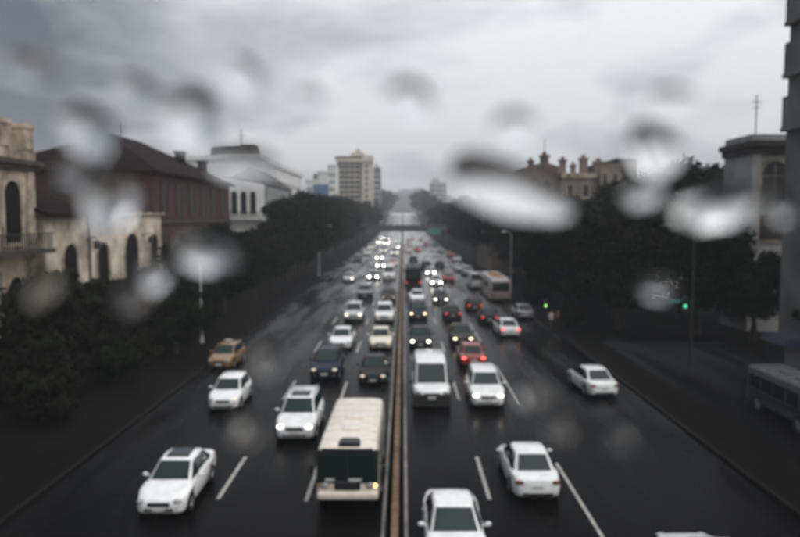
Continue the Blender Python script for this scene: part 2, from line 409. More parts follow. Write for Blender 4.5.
for y in (39.0, 43.2, 47.5):
    part(b, 'pilaster', MB().box(FX + .005, FX + .22, y - .38, y + .38, 0.1, 13.09), TRIM)
bal = part(b, 'balcony', MB().box(FX + .23, FX + 1.25, 39, 48.4, 7.55, 7.85), DTRIM)
sub(bal, 'railing', (lambda m_: ([m_.box(FX + 1.13, FX + 1.18, 39.1 + .28 * k, 39.14 + .28 * k, 7.86, 8.85) for k in range(33)], m_.box(FX + 1.1, FX + 1.21, 39.0, 48.4, 8.86, 8.94))[1])(MB()), IRON)
part(b, 'awning', MB().add([(FX + .005, 32, 3.2), (FX + 1.6, 32, 2.85), (FX + 1.6, 48.2, 2.85), (FX + .005, 48.2, 3.2), (FX + .005, 32, 3.05), (FX + 1.6, 32, 2.72), (FX + 1.6, 48.2, 2.72), (FX + .005, 48.2, 3.05)],
     [(0,1,2,3),(7,6,5,4),(0,4,5,1),(1,5,6,2),(2,6,7,3),(3,7,4,0)]), STUCCO2)

# --- long low beige house with arched windows
b = tag(empty('arched_window_house', (-31, 61, 0)), 'long pale beige house with tall arched windows under the dark red roof', 'house')
part(b, 'wall', MB().box(-37, -25, 48.7, 72.3, 0, 10.2), STUCCO2)
part(b, 'cornice', MB().box(-37.2, -24.72, 55.2, 72.6, 10.2, 10.45), TRIM)
for y, w, zt in ((52.3, 2.3, 8.0), (58.0, 2.3, 7.9), (64.2, 3.2, 8.5), (70.0, 2.1, 8.3)):
    window(b, 'E', (-25, y, 3.3), w, zt - 3.3, True, TRIM, 0.16, DKSH, False)
part(b, 'eave_roof', MB().add([(-24.2, 47.6, 10.25), (-24.2, 55.0, 10.25), (-31, 55.0, 13.2), (-31, 47.6, 13.2), (-24.2, 47.6, 10.05), (-24.2, 55.0, 10.05), (-31, 55, 13.0), (-31, 47.6, 13.0)],
     [(0,1,2,3),(7,6,5,4),(0,4,5,1),(1,5,6,2),(2,6,7,3),(3,7,4,0)]), ROOFT)
part(b, 'drainpipe', MB().tube([(-24.85, 55.4, 0.2), (-24.85, 55.4, 10.0)], 0.09), IRON)
for y in (55.2, 67.0):
    wl = part(b, 'wall_lantern', MB().tube([(-24.99, y, 8.2), (-24.3, y, 8.5), (-24.1, y, 8.2)], 0.05).box(-24.35, -23.95, y - .2, y + .2, 7.5, 8.15), IRON)

# --- dark red hipped roof house behind
b = tag(empty('red_roof_house', (-34, 88, 0)), 'big ochre brick house with dark red hipped tile roof behind the beige house', 'house')
part(b, 'wall', MB().box(-44, -26.2, 73.4, 106, 0, 14.6), OCHREW)
rf = part(b, 'roof', hip_roof(-44, -26.2, 73.4, 106, 14.85, 20.0, 12.0, 0.8), ROOFT)
for x, y, z in ((-30.0, 95, 18.6), (-29.0, 102, 17.8), (-36.6, 86, 19.8), (-33.5, 80, 18.9)):
    sub(rf, 'chimney', MB().box(x - .55, x + .55, y - .6, y + .6, 16.0, z).box(x - .7, x + .7, y - .75, y + .75, z, z + .25), ROOFT)
part(b, 'antenna', MB().tube([(-36, 90, 18.6), (-36, 90, 22.0)], 0.05).tube([(-36.7, 90, 21.4), (-35.3, 90, 21.4)], 0.03).tube([(-36.5, 90, 20.9), (-35.5, 90, 20.9)], 0.03), IRON)
part(b, 'string_course', MB().box(-44.1, -25.95, 73.2, 106.2, 9.3, 9.6), DTRIM)
for y in (77, 82, 87, 92, 97, 102):
    window(b, 'E', (-26.2, y, 10.3), 1.9, 3.4, False, DTRIM, 0.2, SHUT, False)
    window(b, 'E', (-26.2, y, 4.8), 1.9, 3.2, False, DTRIM, 0.2, SHUT, False)
for x in (-41, -36, -31):
    window(b, 'S', (x, 73.4, 11.2), 1.6, 2.4, False, DTRIM, 0.2, SHUT)
# small dark roofed house in the gap
b = tag(empty('dark_gable_house', (-41, 60, 0)), 'dark house with steep dark tile roof rising behind the ornate corner house', 'house')
part(b, 'wall', MB().box(-47, -37.4, 52, 68, 0, 13.0), OCHREW)
part(b, 'roof', hip_roof(-47, -37.4, 52, 68, 13.1, 16.3, 4, 0.4), ROOFT)
for x in (-44, -40): window(b, 'S', (x, 52, 9.5), 1.2, 2.0, False, DTRIM, 0.15, SHUT)

# --- white arcaded house
b = tag(empty('arcade_house', (-26, 125, 0)), 'white house with a row of arches and grey green flank', 'house')
part(b, 'wall', MB().box(-29.5, -22.3, 112, 140, 0, 15.2), WHITEW)
part(b, 'gable', MB().prism([(-29.5, 15.21), (-22.3, 15.21), (-29.5, 16.6)], 'y', 112, 112.8), WHITEW)
part(b, 'flank_cladding', MB().box(-22.29, -22.1, 113, 140, 8.5, 14.9), GREYGREEN)
for k in range(9): part(b, 'cladding_rib', MB().box(-22.09, -21.98, 114 + 3 * k, 114.3 + 3 * k, 8.6, 14.8), GREYGREEN)
part(b, 'roof', hip_roof(-29.4, -22.3, 113.2, 140, 15.3, 18.6, 6, 0.3), DARKROOF)
for x in (-28.4, -26.9, -25.4, -23.9): window(b, 'S', (x, 112, 10.4), 0.95, 3.7, True, WHITEW, 0.12, PANE)
for k in range(4): window(b, 'S', (-28.2 + 1.6 * k, 112, 5.0), 0.9, 2.6, False, WHITEW, 0.12, PANE)
bal = part(b, 'balcony', MB().box(-29.7, -22.0, 110.9, 111.8, 9.6, 9.9), WHITEW)
sub(bal, 'railing', (lambda m_: ([m_.box(-29.5 + .4 * k, -29.4 + .4 * k, 110.95, 111.05, 9.91, 10.7) for k in range(19)], m_.box(-29.6, -22.1, 110.9, 111.1, 10.71, 10.8))[1])(MB()), IRON)

# --- big white modern block
b = tag(empty('white_block', (-52, 240, 0)), 'large plain white block with brown rooftop room and mast behind the red roof', 'building')
part(b, 'wall', MB().box(-66, -41, 200, 285, 0, 26.0), WHITEW)
part(b, 'parapet', MB().box(-66.6, -40.4, 199.4, 285.6, 26.0, 27.4), WHITEW)
part(b, 'roof_room', MB().box(-56, -44, 206, 216, 27.41, 30.4), DTRIM)
part(b, 'stair_head', MB().box(-50, -45.5, 217, 222, 27.41, 32.0), OCHREW)
part(b, 'mast', MB().tube([(-49, 214, 31.02), (-49, 214, 36.5)], 0.14).tube([(-50, 214, 34.5), (-48, 214, 34.5)], 0.08), IRON)
for k in range(6):
    for z in (12, 16, 20): window(b, 'S', (-63 + 4 * k, 200, z), 2.6, 1.6, False, WHITEW, 0.12, PANE)
for k in range(12):
    for z in (14, 20): window(b, 'E', (-41, 206 + 6.6 * k, z), 3.4, 1.8, False, WHITEW, 0.12, PANE)

# --- beige tower with dark balconies
TZ = 420.0
def tx(px): return (px - 403) * TZ / F_PX
b = tag(empty('beige_tower', (tx(356), TZ + 12, 0)), 'tall beige tower with dark balconies and a small cupola', 'tower')
part(b, 'wall', MB().box(tx(337), tx(369), TZ + 2, TZ + 26, 0, 45.0), TOWERW)
part(b, 'side_slab', MB().box(tx(362.5), tx(373.5), TZ - 1, TZ + 1.9, 0, 46.5), TOWERW)
part(b, 'top_beam', MB().box(tx(336), tx(374), TZ - 2.2, TZ - 1.05, 42.6, 44.2).box(tx(336), tx(362.4), TZ - 1, TZ + 1.9, 42.8, 44.0), TOWERW)
part(b, 'roof_beam', MB().box(tx(335), tx(370), TZ + 3, TZ + 20, 45.1, 46.4), DTRIM)
part(b, 'cupola', MB().box(tx(350), tx(364), TZ + 6, TZ + 14, 46.5, 48.6).box(tx(354.5), tx(360.5), TZ + 8, TZ + 12, 48.65, 50.2).box(tx(356), tx(359), TZ + 9, TZ + 11, 50.25, 51.6), TOWERW)
for z in range(0, 11):
    zz = 11.5 + 2.9 * z
    bl = part(b, 'balcony', MB().box(tx(338.5), tx(361.5), TZ + 0.3, TZ + 1.95, zz, zz + 0.8), TOWERW)
    for k in range(4):
        xx = tx(341 + 5.6 * k); window(b, 'S', (xx, TZ + 2, zz + 0.95), 2.8, 1.7, False, DTRIM, 0.12, PANE)
for z in range(8):
    window(b, 'S', (tx(366.8), TZ - 1, 14 + 3.6 * z), 1.4, 2.0, False, TOWERW, 0.1, PANE)
b = tag(empty('dark_glass_slab', (tx(374), TZ + 40, 0)), 'slim dark glass office slab just beside the beige tower', 'tower')
TZ2 = TZ + 30
part(b, 'wall', MB().box((374 - 403) * TZ2 / F_PX, (380.5 - 403) * TZ2 / F_PX, TZ2, TZ2 + 22, 0, 41.5), mat('slate_glass', (0.10, 0.115, 0.125), 0.3))
for z in range(9): part(b, 'floor_band', MB().box((373.8 - 403) * TZ2 / F_PX, (380.7 - 403) * TZ2 / F_PX, TZ2 - .3, TZ2 - .02, 8 + 3.6 * z, 8.9 + 3.6 * z), GREYW)
part(b, 'plant_room', MB().box((375 - 403) * TZ2 / F_PX, (378 - 403) * TZ2 / F_PX, TZ2 + 4, TZ2 + 12, 41.51, 44.2), GREYW)
# --- white stepped building with blue panel
TZ3 = 380.0
def sx(px): return (px - 403) * TZ3 / F_PX
b = tag(empty('stepped_white_building', (sx(322), TZ3 + 8, 0)), 'white stepped building with a blue panel beside the beige tower', 'building')
for a_, c_, zt in ((306, 318, 30.0), (318.05, 328, 34.5), (328.05, 336.5, 38.0)):
    part(b, 'wall', MB().box(sx(a_), sx(c_), TZ3, TZ3 + 16, 0, zt), WHITEW)
    part(b, 'coping', MB().box(sx(a_) - .15, sx(c_) - .1, TZ3 - .4, TZ3 - .02, zt - .9, zt + .3), WHITEW)
part(b, 'blue_panel', MB().box(sx(314), sx(329), TZ3 - .9, TZ3 - .45, 22.0, 27.5), BLUE)
part(b, 'roof_tank', MB().tube([(sx(315), TZ3 + 6, 30.02), (sx(315), TZ3 + 6, 33.4)], 1.4, 12), DTRIM)
for a_ in (308.5, 311.5): 
    for z in (20, 24): window(b, 'S', (sx(a_), TZ3, z), 1.0, 1.6, False, WHITEW, .1, PANE)
for a_ in (331, 334):
    for z in (20, 24, 28, 32): window(b, 'S', (sx(a_), TZ3, z), 1.0, 1.6, False, WHITEW, .1, PANE)
# --- far grey block over the right trees
b = tag(empty('far_grey_block', (25, 560, 0)), 'far grey block fading into the mist over the right hand trees', 'building')
part(b, 'wall', MB().box(22.5, 35, 560, 590, 0, 38), GREYW)
part(b, 'roof_room', MB().box(24, 29, 565, 575, 38.02, 41), GREYW)
for k in range(4):
    for z in range(5): window(b, 'S', (24.2 + 3.0 * k, 560, 20 + 3.4 * z), 1.7, 1.7, False, GREYW, .15, PANE)

# --- turreted pinkish building right
b = tag(empty('turreted_building', (32, 130, 0)), 'old pink and cream building with turrets and chimneys above the right trees', 'building')
part(b, 'pink_wall', MB().box(20.0, 26.7, 121, 146, 0, 18.0), PINKW)
part(b, 'pink_gable', MB().prism([(20.0, 18.01), (26.7, 18.01), (26.7, 18.6), (24.4, 19.4), (21.5, 18.6)], 'y', 121, 122), PINKW)
part(b, 'cream_wall', MB().box(26.75, 36.5, 119.5, 146, 0, 17.3), CREAMW)
part(b, 'cream_cornice', MB().box(26.7, 36.8, 119.1, 119.48, 16.6, 17.4), TRIM)
part(b, 'dark_wing', MB().box(36.55, 40.2, 121, 146, 0, 20.0), DARKROOF)
for x, w_, z0, z1 in ((22.2, .8, 18.3, 19.4), (24.6, 1.3, 18.5, 20.4), (27.8, 1.0, 17.42, 19.6), (29.6, .7, 17.42, 18.7), (31.4, 1.2, 17.42, 19.9), (34.0, 1.6, 17.42, 19.3)):
    part(b, 'turret', MB().box(x - w_ / 2, x + w_ / 2, 122.5, 123.6, z0, z1).box(x - w_ / 2 - .18, x + w_ / 2 + .18, 122.3, 123.8, z1 + .01, z1 + .35).box(x - w_ / 4, x + w_ / 4, 122.8, 123.3, z1 + .36, z1 + .9), CREAMW if x > 27 else PINKW)
part(b, 'mast', MB().tube([(24.6, 123, 21.3), (24.6, 123, 23.6)], 0.05), IRON)
for x in (28.3, 31.0, 33.8): window(b, 'S', (x, 119.5, 13.4), 1.0, 2.0, False, TRIM, .15, PANE, sill=True)
for x in (22.0, 24.6): window(b, 'S', (x, 121, 14.2), 1.0, 1.9, False, PINKW, .12, PANE)
tb = part(b, 'corner_tower', MB().box(33.0, 36.4, 118.2, 119.0, 0, 18.9), CREAMW)
for x in (33.8, 35.6): window(b, 'S', (x, 118.2, 15.2), 0.8, 2.0, True, TRIM, .12, PANE)
part(b, 'low_wing', MB().box(15.6, 19.9, 124, 146, 0, 16.6), CREAMW)
for x in (16.0, 17.6, 19.2): part(b, 'merlon', MB().box(x - .35, x + .35, 124, 125, 16.61, 17.6), CREAMW)
# --- low pale house glimpsed between trees
b = tag(empty('pale_low_house', (30, 88, 0)), 'pale low house with shallow roof glimpsed between the right hand trees', 'house')
part(b, 'wall', MB().box(28.6, 34.5, 86, 96, 0, 12.2), WHITEW)
part(b, 'roof', hip_roof(28.6, 34.5, 86, 96, 12.3, 13.9, 3, .4), DARKROOF)
for x in (30, 32.6): window(b, 'S', (x, 86, 9.6), 1.2, 1.5, False, WHITEW, .12, PANE)
# --- arched grey building right
b = tag(empty('arched_hall', (34, 62, 0)), 'grey white hall with a big arched opening and flat cornice by the concrete tower', 'building')
part(b, 'wall', MB().box(30.0, 44, 61, 66, 0, 15.4), GREYW)
part(b, 'cornice', MB().box(29.8, 44.2, 60.6, 66.2, 15.41, 16.0).box(29.6, 44.4, 60.3, 66.4, 16.01, 16.5), DTRIM)
part(b, 'parapet', MB().box(30, 44, 61, 66, 16.51, 17.1), GREYW)
for x in (32.1, 35.6): window(b, 'S', (x, 61, 11.3), 2.2, 3.5, True, TRIM, 0.3, SHUT, True)
for x in (32.1, 35.6): window(b, 'S', (x, 61, 8.0), 2.4, 2.2, False, TRIM, 0.2, SHUT)
part(b, 'pilaster', MB().box(30.0, 30.7, 60.7, 60.98, 0.1, 15.39), GREYW)
part(b, 'mast', MB().tube([(30.8, 62, 17.12), (30.8, 62, 20.6)], 0.06).tube([(30.4, 62, 20.0), (31.2, 62, 20.0)], 0.05).tube([(30.5, 62, 19.5), (31.1, 62, 19.5)], 0.04), POLE)
# --- concrete tower at the right edge
b = tag(empty('concrete_tower', (34, 43, 0)), 'stained concrete tower with stepped balconies at the right edge', 'tower')
part(b, 'wall', MB().box(27.2, 40, 36, 50.4, 0, 36), CONC)
part(b, 'band', MB().box(27.05, 27.18, 36.2, 50.3, 10.2, 10.5), CONC)
for k, z in enumerate((16.3, 20.0, 23.6, 27.2, 30.8)):
    part(b, 'balcony', MB().box(26.75, 27.18, 44.9, 50.2, z, z + 2.1).box(26.7, 27.18, 44.8, 50.3, z - .3, z - .01), CONC)
for z in (4, 8, 12, 16, 20, 24): window(b, 'W', (27.2, 46.2, z + 1.6), 1.2, 1.3, False, CONC, .1, PANE)

# --- overpass across the avenue
b = tag(empty('overpass_bridge', (0, 252, 0)), 'dark concrete overpass crossing the avenue in the distance', 'bridge')
part(b, 'deck', MB().box(-40, 46, 248, 258, 5.0, 6.2), mat('dark_concrete', (0.06, 0.06, 0.06), 0.85, var=0.3))
part(b, 'parapet', MB().box(-40, 46, 247.7, 247.98, 5.2, 7.2), MATS['dark_concrete'])
part(b, 'railing', (lambda m_: ([m_.box(-40 + 2 * k, -39.9 + 2 * k, 247.8, 247.9, 7.21, 7.7) for k in range(43)], m_.box(-40, 46, 247.78, 247.92, 7.71, 7.8))[1])(MB()), IRON)
for x in (-15.5, -0.25, 15.5): part(b, 'pier', MB().box(x - .22, x + .22, 249, 257, -0.1, 4.99), MATS['dark_concrete'])
GREEN = mat('green_sign', (0.004, 0.13, 0.10), 0.5, emit=0.04, ecol=(0.02, 0.8, 0.6))
def sign_panel(label, c, w, h):
    o = tag(empty('road_sign', c), label, 'road sign', 'green road signs')
    link('panel', MB().box(-w/2, w/2, -0.05, 0.05, -h/2, h/2).mesh('panel', bevel=0.02, seg=1), GREEN, o)
    link('border', MB().box(-w/2 - .06, w/2 + .06, -0.02, 0.06, -h/2 - .06, -h/2 - .001).box(-w/2 - .06, w/2 + .06, -0.02, 0.06, h/2 + .001, h/2 + .06).mesh('border'), POLE, o)
    for s in (-1, 1): link('bracket', MB().box(s * w * .3 - .06, s * w * .3 + .06, 0.051, 0.2, -h/2, h/2).mesh('bracket'), DPOLE, o)
    return o
sign_panel('green sign board fixed to the overpass', (at(434, 232.5, 247.4).x, 247.45, 4.9), 4.6, 1.7)

# ------------------------------------------------------------------ street lamps, signals
def street_lamp(x, y, h, label, material, arm=1.6, group='street lamps', head=True):
    o = tag(empty('street_lamp', (x, y, 0.1)), label, 'street lamp', group)
    link('pole', MB().tube([(0, 0, 0), (0, 0, h)], [0.11, 0.06], 8).mesh('pole', smooth=True), material, o)
    link('base', MB().tube([(0, 0, 0), (0, 0, 0.5)], [0.18, 0.16], 8).mesh('base'), material, o)
    if head:
        link('arm', MB().tube([(0, 0, h - .05), (arm * .4, 0, h + .35), (arm, 0, h + .4)], 0.045, 6).mesh('arm'), material, o)
        link('lamp_head', MB().ellipsoid((arm + .25 * (1 if arm > 0 else -1), 0, h + .38), (0.36, 0.16, 0.11)).mesh('lamp_head', smooth=True), material, o)
    return o
g = ground(202, 344); street_lamp(g.x, g.y, 6.3, 'pale metal lamp post at the left kerb beside the ochre taxi', POLE, 0.9)
g = ground(690, 378); street_lamp(g.x, g.y, 9.0, 'tall thin dark lamp post in front of the right hand trees', DPOLE, -1.5)
street_lamp(14.2, 92, 7.6, 'lamp post with pale head beyond the tan bus', POLE, -0.7)
street_lamp(-14.2, 118, 8.0, 'lamp post among the left hand trees', POLE, 1.6)
def sign_post(label, px, py, Y, w, h, green_lamp=False):
    c = at(px, py, Y)
    o = tag(empty('traffic_signal', (c.x + w, Y, 0.12)), label, 'traffic light' if green_lamp else 'street sign', 'green signs and signals on the right pavement')
    link('post', MB().tube([(0, 0, 0), (0, 0, c.z + .3)], 0.06, 8).mesh('post'), DPOLE, o)
    link('name_plate', MB().box(-w - w / 2, -w + w / 2, -.04, .04, c.z - .12 - h/2, c.z - .12 + h/2).mesh('name_plate'), GREEN, o)
    link('mast_arm', MB().tube([(0, .06, c.z - .12), (-w * 1.5, .06, c.z - .12)], 0.03, 6).mesh('mast_arm'), DPOLE, o)
    if green_lamp:
        hd = link('signal_head', MB().box(-w * .5 - .17, -w * .5 + .17, -.3, -.06, c.z - .75, c.z + .2).mesh('signal_head', bevel=.03), BLACK, o)
        link('green_lamp', MB().ellipsoid((-w * .5, -.31, c.z - .42), (.12, .05, .12)).mesh('green_lamp', smooth=True), mat('green_lamp', (0.05, .5, .25), .4, emit=1.0, ecol=(.05, 1, .45)), hd)
    return o
sign_post('small teal street sign in front of the right trees', 553, 270, 78, 1.0, 0.42)
sign_post('green traffic signal on a mast under the right trees', 676, 301, 46, 1.0, 0.22, True)
o = tag(empty('pedestrian_signal', (*ground(545, 330).xy, 0.12)), 'short post with small lit green lamp on the right pavement', 'traffic light')
link('post', MB().tube([(0, 0, 0), (0, 0, 2.6)], .05, 8).mesh('post'), DPOLE, o)
hd = link('signal_head', MB().box(-.15, .15, -.2, .06, 1.9, 2.6).mesh('signal_head', bevel=.02), BLACK, o)
link('green_lamp', MB().ellipsoid((0, -.2, 2.08), (.1, .05, .1)).mesh('green_lamp', smooth=True), mat('green_lamp_yellow', (0.2, .5, .1), .4, emit=2.5, ecol=(.35, 1, .25)), hd)

# kiosk with blue canopy by the parked bus
kx, ky = 23.6, 41.5
o = tag(empty('kiosk', (kx, ky, 0)), 'small dark kiosk with a blue canopy behind the parked bus', 'kiosk')
part(o, 'cabin', MB().box(kx - 1.3, kx + 1.3, ky - 1, ky + 1, 0.0, 2.5), mat('kiosk_grey', (.05, .05, .055), .6))
part(o, 'canopy', MB().prism([(kx - 1.7, 2.55), (kx + 1.7, 2.55), (kx + 1.4, 3.0), (kx - 1.4, 3.0)], 'y', ky - 1.6, ky + 1.2), mat('blue_canvas', (.004, .010, .030), .6))
part(o, 'counter', MB().box(kx - 1.2, kx + 1.2, ky - 1.35, ky - 1.01, 1.0, 1.08), DTRIM)

# ------------------------------------------------------------------ trees
LEAF = mat('dark_foliage', (0.0080, 0.0110, 0.0052), 0.8, var=0.5, vscale=0.6, spec=0.08)
LEAF2 = mat('olive_foliage', (0.0105, 0.0125, 0.006), 0.8, var=0.5, vscale=0.6, spec=0.08)
BARK = mat('wet_bark', (0.022, 0.018, 0.014), 0.8, var=0.4, vscale=3)
def tree_proto(seed, H, rad, crown_lo, leaf, nleaf, nclump):
    rng = random.Random(seed); nr = np.random.default_rng(seed)
    cl = []
    cz = (crown_lo + H) / 2; hz = (H - crown_lo) / 2
    while len(cl) < nclump:
        p = Vector((rng.uniform(-1, 1), rng.uniform(-1, 1), rng.uniform(-1, 1)))
        if 0.35 < p.length < 1.0:
            s = 0.85 + 0.25 * math.sin(3 * math.atan2(p.y, p.x) + seed)
            cl.append(Vector((p.x * rad * s, p.y * rad * s, cz + p.z * hz)))
    tb = MB()
    k_ = rng.uniform(-.4, .4)
    tb.tube([(0, 0, -.1), (k_ * .3, .1, crown_lo * .6), (k_, .1, crown_lo + hz * .5), (k_ * .6, 0, crown_lo + hz * 1.3)], [rad * .085 + .06, rad * .065 + .04, .12, .04], 8)
    for c in rng.sample(cl, min(11, nclump)):
        z0 = rng.uniform(crown_lo * .55, crown_lo + hz * .5)
        tb.tube([(k_ * z0 / (crown_lo + hz), .08, z0), tuple(Vector((c.x * .5, c.y * .5, (z0 + c.z) / 2 + .2))), tuple(c)], [.11, .07, .025], 5)
    # leaves
    per = nleaf // nclump; allv = []; 
    for c in cl:
        r = rng.uniform(.14, .26) * rad + .25
        d = nr.normal(size=(per, 3)); d /= np.linalg.norm(d, axis=1)[:, None]
        pos = np.array(c)[None] + d * (r * nr.uniform(.25, 1.0, size=(per, 1)) ** .6) * np.array([1.15, 1.15, .8])[None]
        a = nr.normal(size=(per, 3)) ; a[:, 2] *= .6; a /= np.linalg.norm(a, axis=1)[:, None]
        b_ = np.cross(a, d); b_ /= (np.linalg.norm(b_, axis=1)[:, None] + 1e-6)
        s = leaf * nr.uniform(.6, 1.3, size=(per, 1))
        quad = np.stack([pos - a * s, pos + b_ * s * .55, pos + a * s, pos - b_ * s * .55], axis=1)
        allv.append(quad.reshape(-1, 3))
    v = np.concatenate(allv); nq = len(v) // 4
    me = bpy.data.meshes.new('crown'); me.vertices.add(len(v)); me.vertices.foreach_set('co', v.astype(np.float32).ravel())
    me.loops.add(nq * 4); me.loops.foreach_set('vertex_index', np.arange(nq * 4, dtype=np.int32))
    me.polygons.add(nq); me.polygons.foreach_set('loop_start', np.arange(0, nq * 4, 4, dtype=np.int32)); me.polygons.foreach_set('loop_total', np.full(nq, 4, dtype=np.int32))
    me.update(); me.validate(); me.materials.append(None)
    return tb.mesh('trunk', smooth=True), me
BIG = [tree_proto(11 + i, 12.5, 5.2, 2.6, .30, 11000, 80) for i in range(4)]
SML = [tree_proto(31 + i, 5.4, 2.6, 1.0, .20, 6000, 46) for i in range(3)]
BSH = [tree_proto(51 + i, 2.4, 1.7, 0.1, .15, 3200, 26) for i in range(2)]
def tree(protos, name, x, y, s, label, cat, group, sz=1.0, z=0.0):
    i = random.randrange(len(protos)); t_, c_ = protos[i]
    o = tag(empty(name, (x, y, z + hgt(y)), random.uniform(0, 6.28)), label, cat, group)
    o.scale = (s, s, s * sz)
    link('trunk', t_, BARK, o); link('crown', c_, LEAF if random.random() < .6 else LEAF2, o)
    return o
def ordinal(n): return ['nearest', 'second', 'third', 'fourth', 'fifth', 'sixth', 'seventh', 'eighth', 'ninth', 'tenth', 'eleventh', 'twelfth', 'thirteenth', 'fourteenth', 'fifteenth'][n]
LT = [(-17.8, 62, .70, 1.0), (-18.6, 72, .74, 1.0), (-17.9, 83, .72, 1.0), (-17.6, 94, .72, 1.0), (-17.6, 106, .98, 1.02), (-17.8, 119, 1.12, 1.0), (-18.5, 134, 1.15, 1.0), (-18.2, 151, 1.15, 1.02), (-18.6, 170, 1.15, 1.0), (-18.0, 190, 1.2, 1.0), (-18.8, 212, 1.2, 1.05), (-18.8, 236, 1.2, 1.05)]
for i, (x, y, s, sz) in enumerate(LT):
    tree(BIG, 'street_tree', x, y, s, f'dark leafy tree, {ordinal(i)} along the left pavement', 'tree', 'big trees along the left pavement', sz)
RT = [(19.0, 62, .86, .95), (17.6, 72, .86, .95), (18.4, 84, .92, 1.0), (17.9, 96, .95, 1.0), (18.4, 110, 1.0, 1.0), (18.0, 125, 1.0, 1.0), (18.6, 142, 1.02, 1.0), (18.2, 160, 1.05, 1.0), (18.8, 180, 1.1, 1.0), (18.4, 203, 1.15, 1.0), (18.8, 228, 1.2, 1.0)]
for i, (x, y, s, sz) in enumerate(RT):
    tree(BIG, 'street_tree', x, y, s, f'dark leafy tree, {ordinal(i)} along the right pavement', 'tree', 'big trees along the right pavement', sz)
RB = [((28.2, 56), .66, .95, 'in front of the arched hall'), ((25.2, 60, ), .95, .95, 'left of the arched hall'), ((29.0, 72), 1.0, 1.26, 'rising tallest left of the arched hall'), ((27.0, 82), 1.08, 1.12, 'before the pale low house'), ((24.5, 92), .98, 1.0, 'below the dark wing of the turreted building'), ((25.0, 104), 1.02, 1.0, 'below the cream wall of the turreted building'), ((24.0, 114), 1.0, 1.0, 'below the pink wall of the turreted building'), ((29.8, 47.0), .52, .95, 'at the foot of the concrete tower'), ((31.0, 100), 1.15, 1.1, 'to the right of the turreted building'), ((33.6, 74), 1.0, 1.26, 'dark against the sky behind the arched hall')]
for (xy, s, sz, lab) in RB:
    tree(BIG, 'park_tree', xy[0], xy[1], s, f'dark leafy tree {lab}', 'tree', 'trees behind the right pavement', sz)
FT = [(-17.4, 268, 1.25), (-16.9, 296, 1.3), (-17.2, 330, 1.35), (16.9, 270, 1.2), (17.2, 300, 1.25), (16.8, 336, 1.3), (-20, 450, 1.5), (-22, 520, 1.7), (-19, 610, 1.8), (-17, 720, 2.0), (21, 480, 1.6), (20, 560, 1.7), (18, 650, 1.9), (15, 760, 1.9), (-24, 275, 1.3), (-25, 305, 1.3), (-23, 340, 1.3), (-25, 380, 1.3), (25, 275, 1.25), (27, 305, 1.35), (24, 340, 1.3), (26, 385, 1.3), (30, 430, 1.4), (-32, 330, 1.6), (33, 350, 1.7)]
FL = ['first roadside one past the overpass, left kerb', 'second roadside one past the overpass, left kerb', 'third roadside one past the overpass, left kerb', 'first roadside one past the overpass, right kerb', 'second roadside one past the overpass, right kerb', 'third roadside one past the overpass, right kerb', 'first of the misty row left of the rising road', 'second of the misty row left of the rising road', 'third of the misty row left of the rising road', 'last of the misty row left of the rising road', 'first of the misty row right of the rising road', 'second of the misty row right of the rising road', 'third of the misty row right of the rising road', 'last of the misty row right of the rising road', 'just past the overpass on the left', 'second past the overpass on the left', 'third past the overpass on the left', 'fourth past the overpass, left of the rising road', 'just past the overpass on the right', 'second past the overpass on the right', 'third past the overpass on the right', 'fourth past the overpass on the right', 'fifth past the overpass, right of the rising road', 'wide one below the beige tower', 'wide one below the far grey block']
for (x, y, s), lab in zip(FT, FL):
    tree(BIG, 'distant_tree', x, y, s, f'hazy distant tree, {lab}', 'tree', 'trees beyond the overpass')
SM = [(-20.6, 38.5, 1.12), (-21.5, 43.0, 1.2), (-20.5, 46.0, 1.02), (-21.0, 49.0, .98), (-19.6, 53, .95), (-21.4, 56, .95), (-19.8, 60, .98), (-21.6, 63.5, 1.0), (-16.4, 50.0, .78), (-16.8, 56.0, .85)]
SLB = ['below the balcony of the corner house', 'under the corner house awning', 'before the gap beside the corner house', 'below the first arched window', 'below the drainpipe of the beige house', 'below the second arched window', 'below the wide arched window', 'below the last arched window', 'behind the ochre taxi', 'beside the pale lamp post']
for (x, y, s), lab in zip(SM, SLB):
    tree(SML, 'small_tree', x, y, s, f'small dark tree {lab}', 'small tree', 'small trees before the left houses', z=.12)
BS = [(-17.5, 33.5, 1.0), (-18.8, 37.0, 1.1), (-17.4, 41.5, 1.05), (-18.0, 46.0, 1.0), (-22.5, 35.5, 1.2), (27.6, 42.0, 1.3), (28.2, 38.0, 1.2), (15.0, 62.0, .8), (15.0, 78, .85)]
BLB = ['nearest the frame on the left pavement', 'second on the left pavement', 'third on the left pavement', 'fourth on the left pavement', 'against the corner house wall', 'behind the kiosk', 'to the right of the kiosk', 'near the waiting pedestrians', 'beyond the teal street sign']
for (x, y, s), lab in zip(BS, BLB):
    tree(BSH, 'shrub', x, y, s, f'dark low shrub {lab}', 'shrub', 'shrubs beside the avenue', z=.1)

tree(BSH, 'rooftop_plant', -26.6, 43.2, .62, 'dark weeds growing on the parapet of the ornate corner house', 'plant', None, z=14.5)
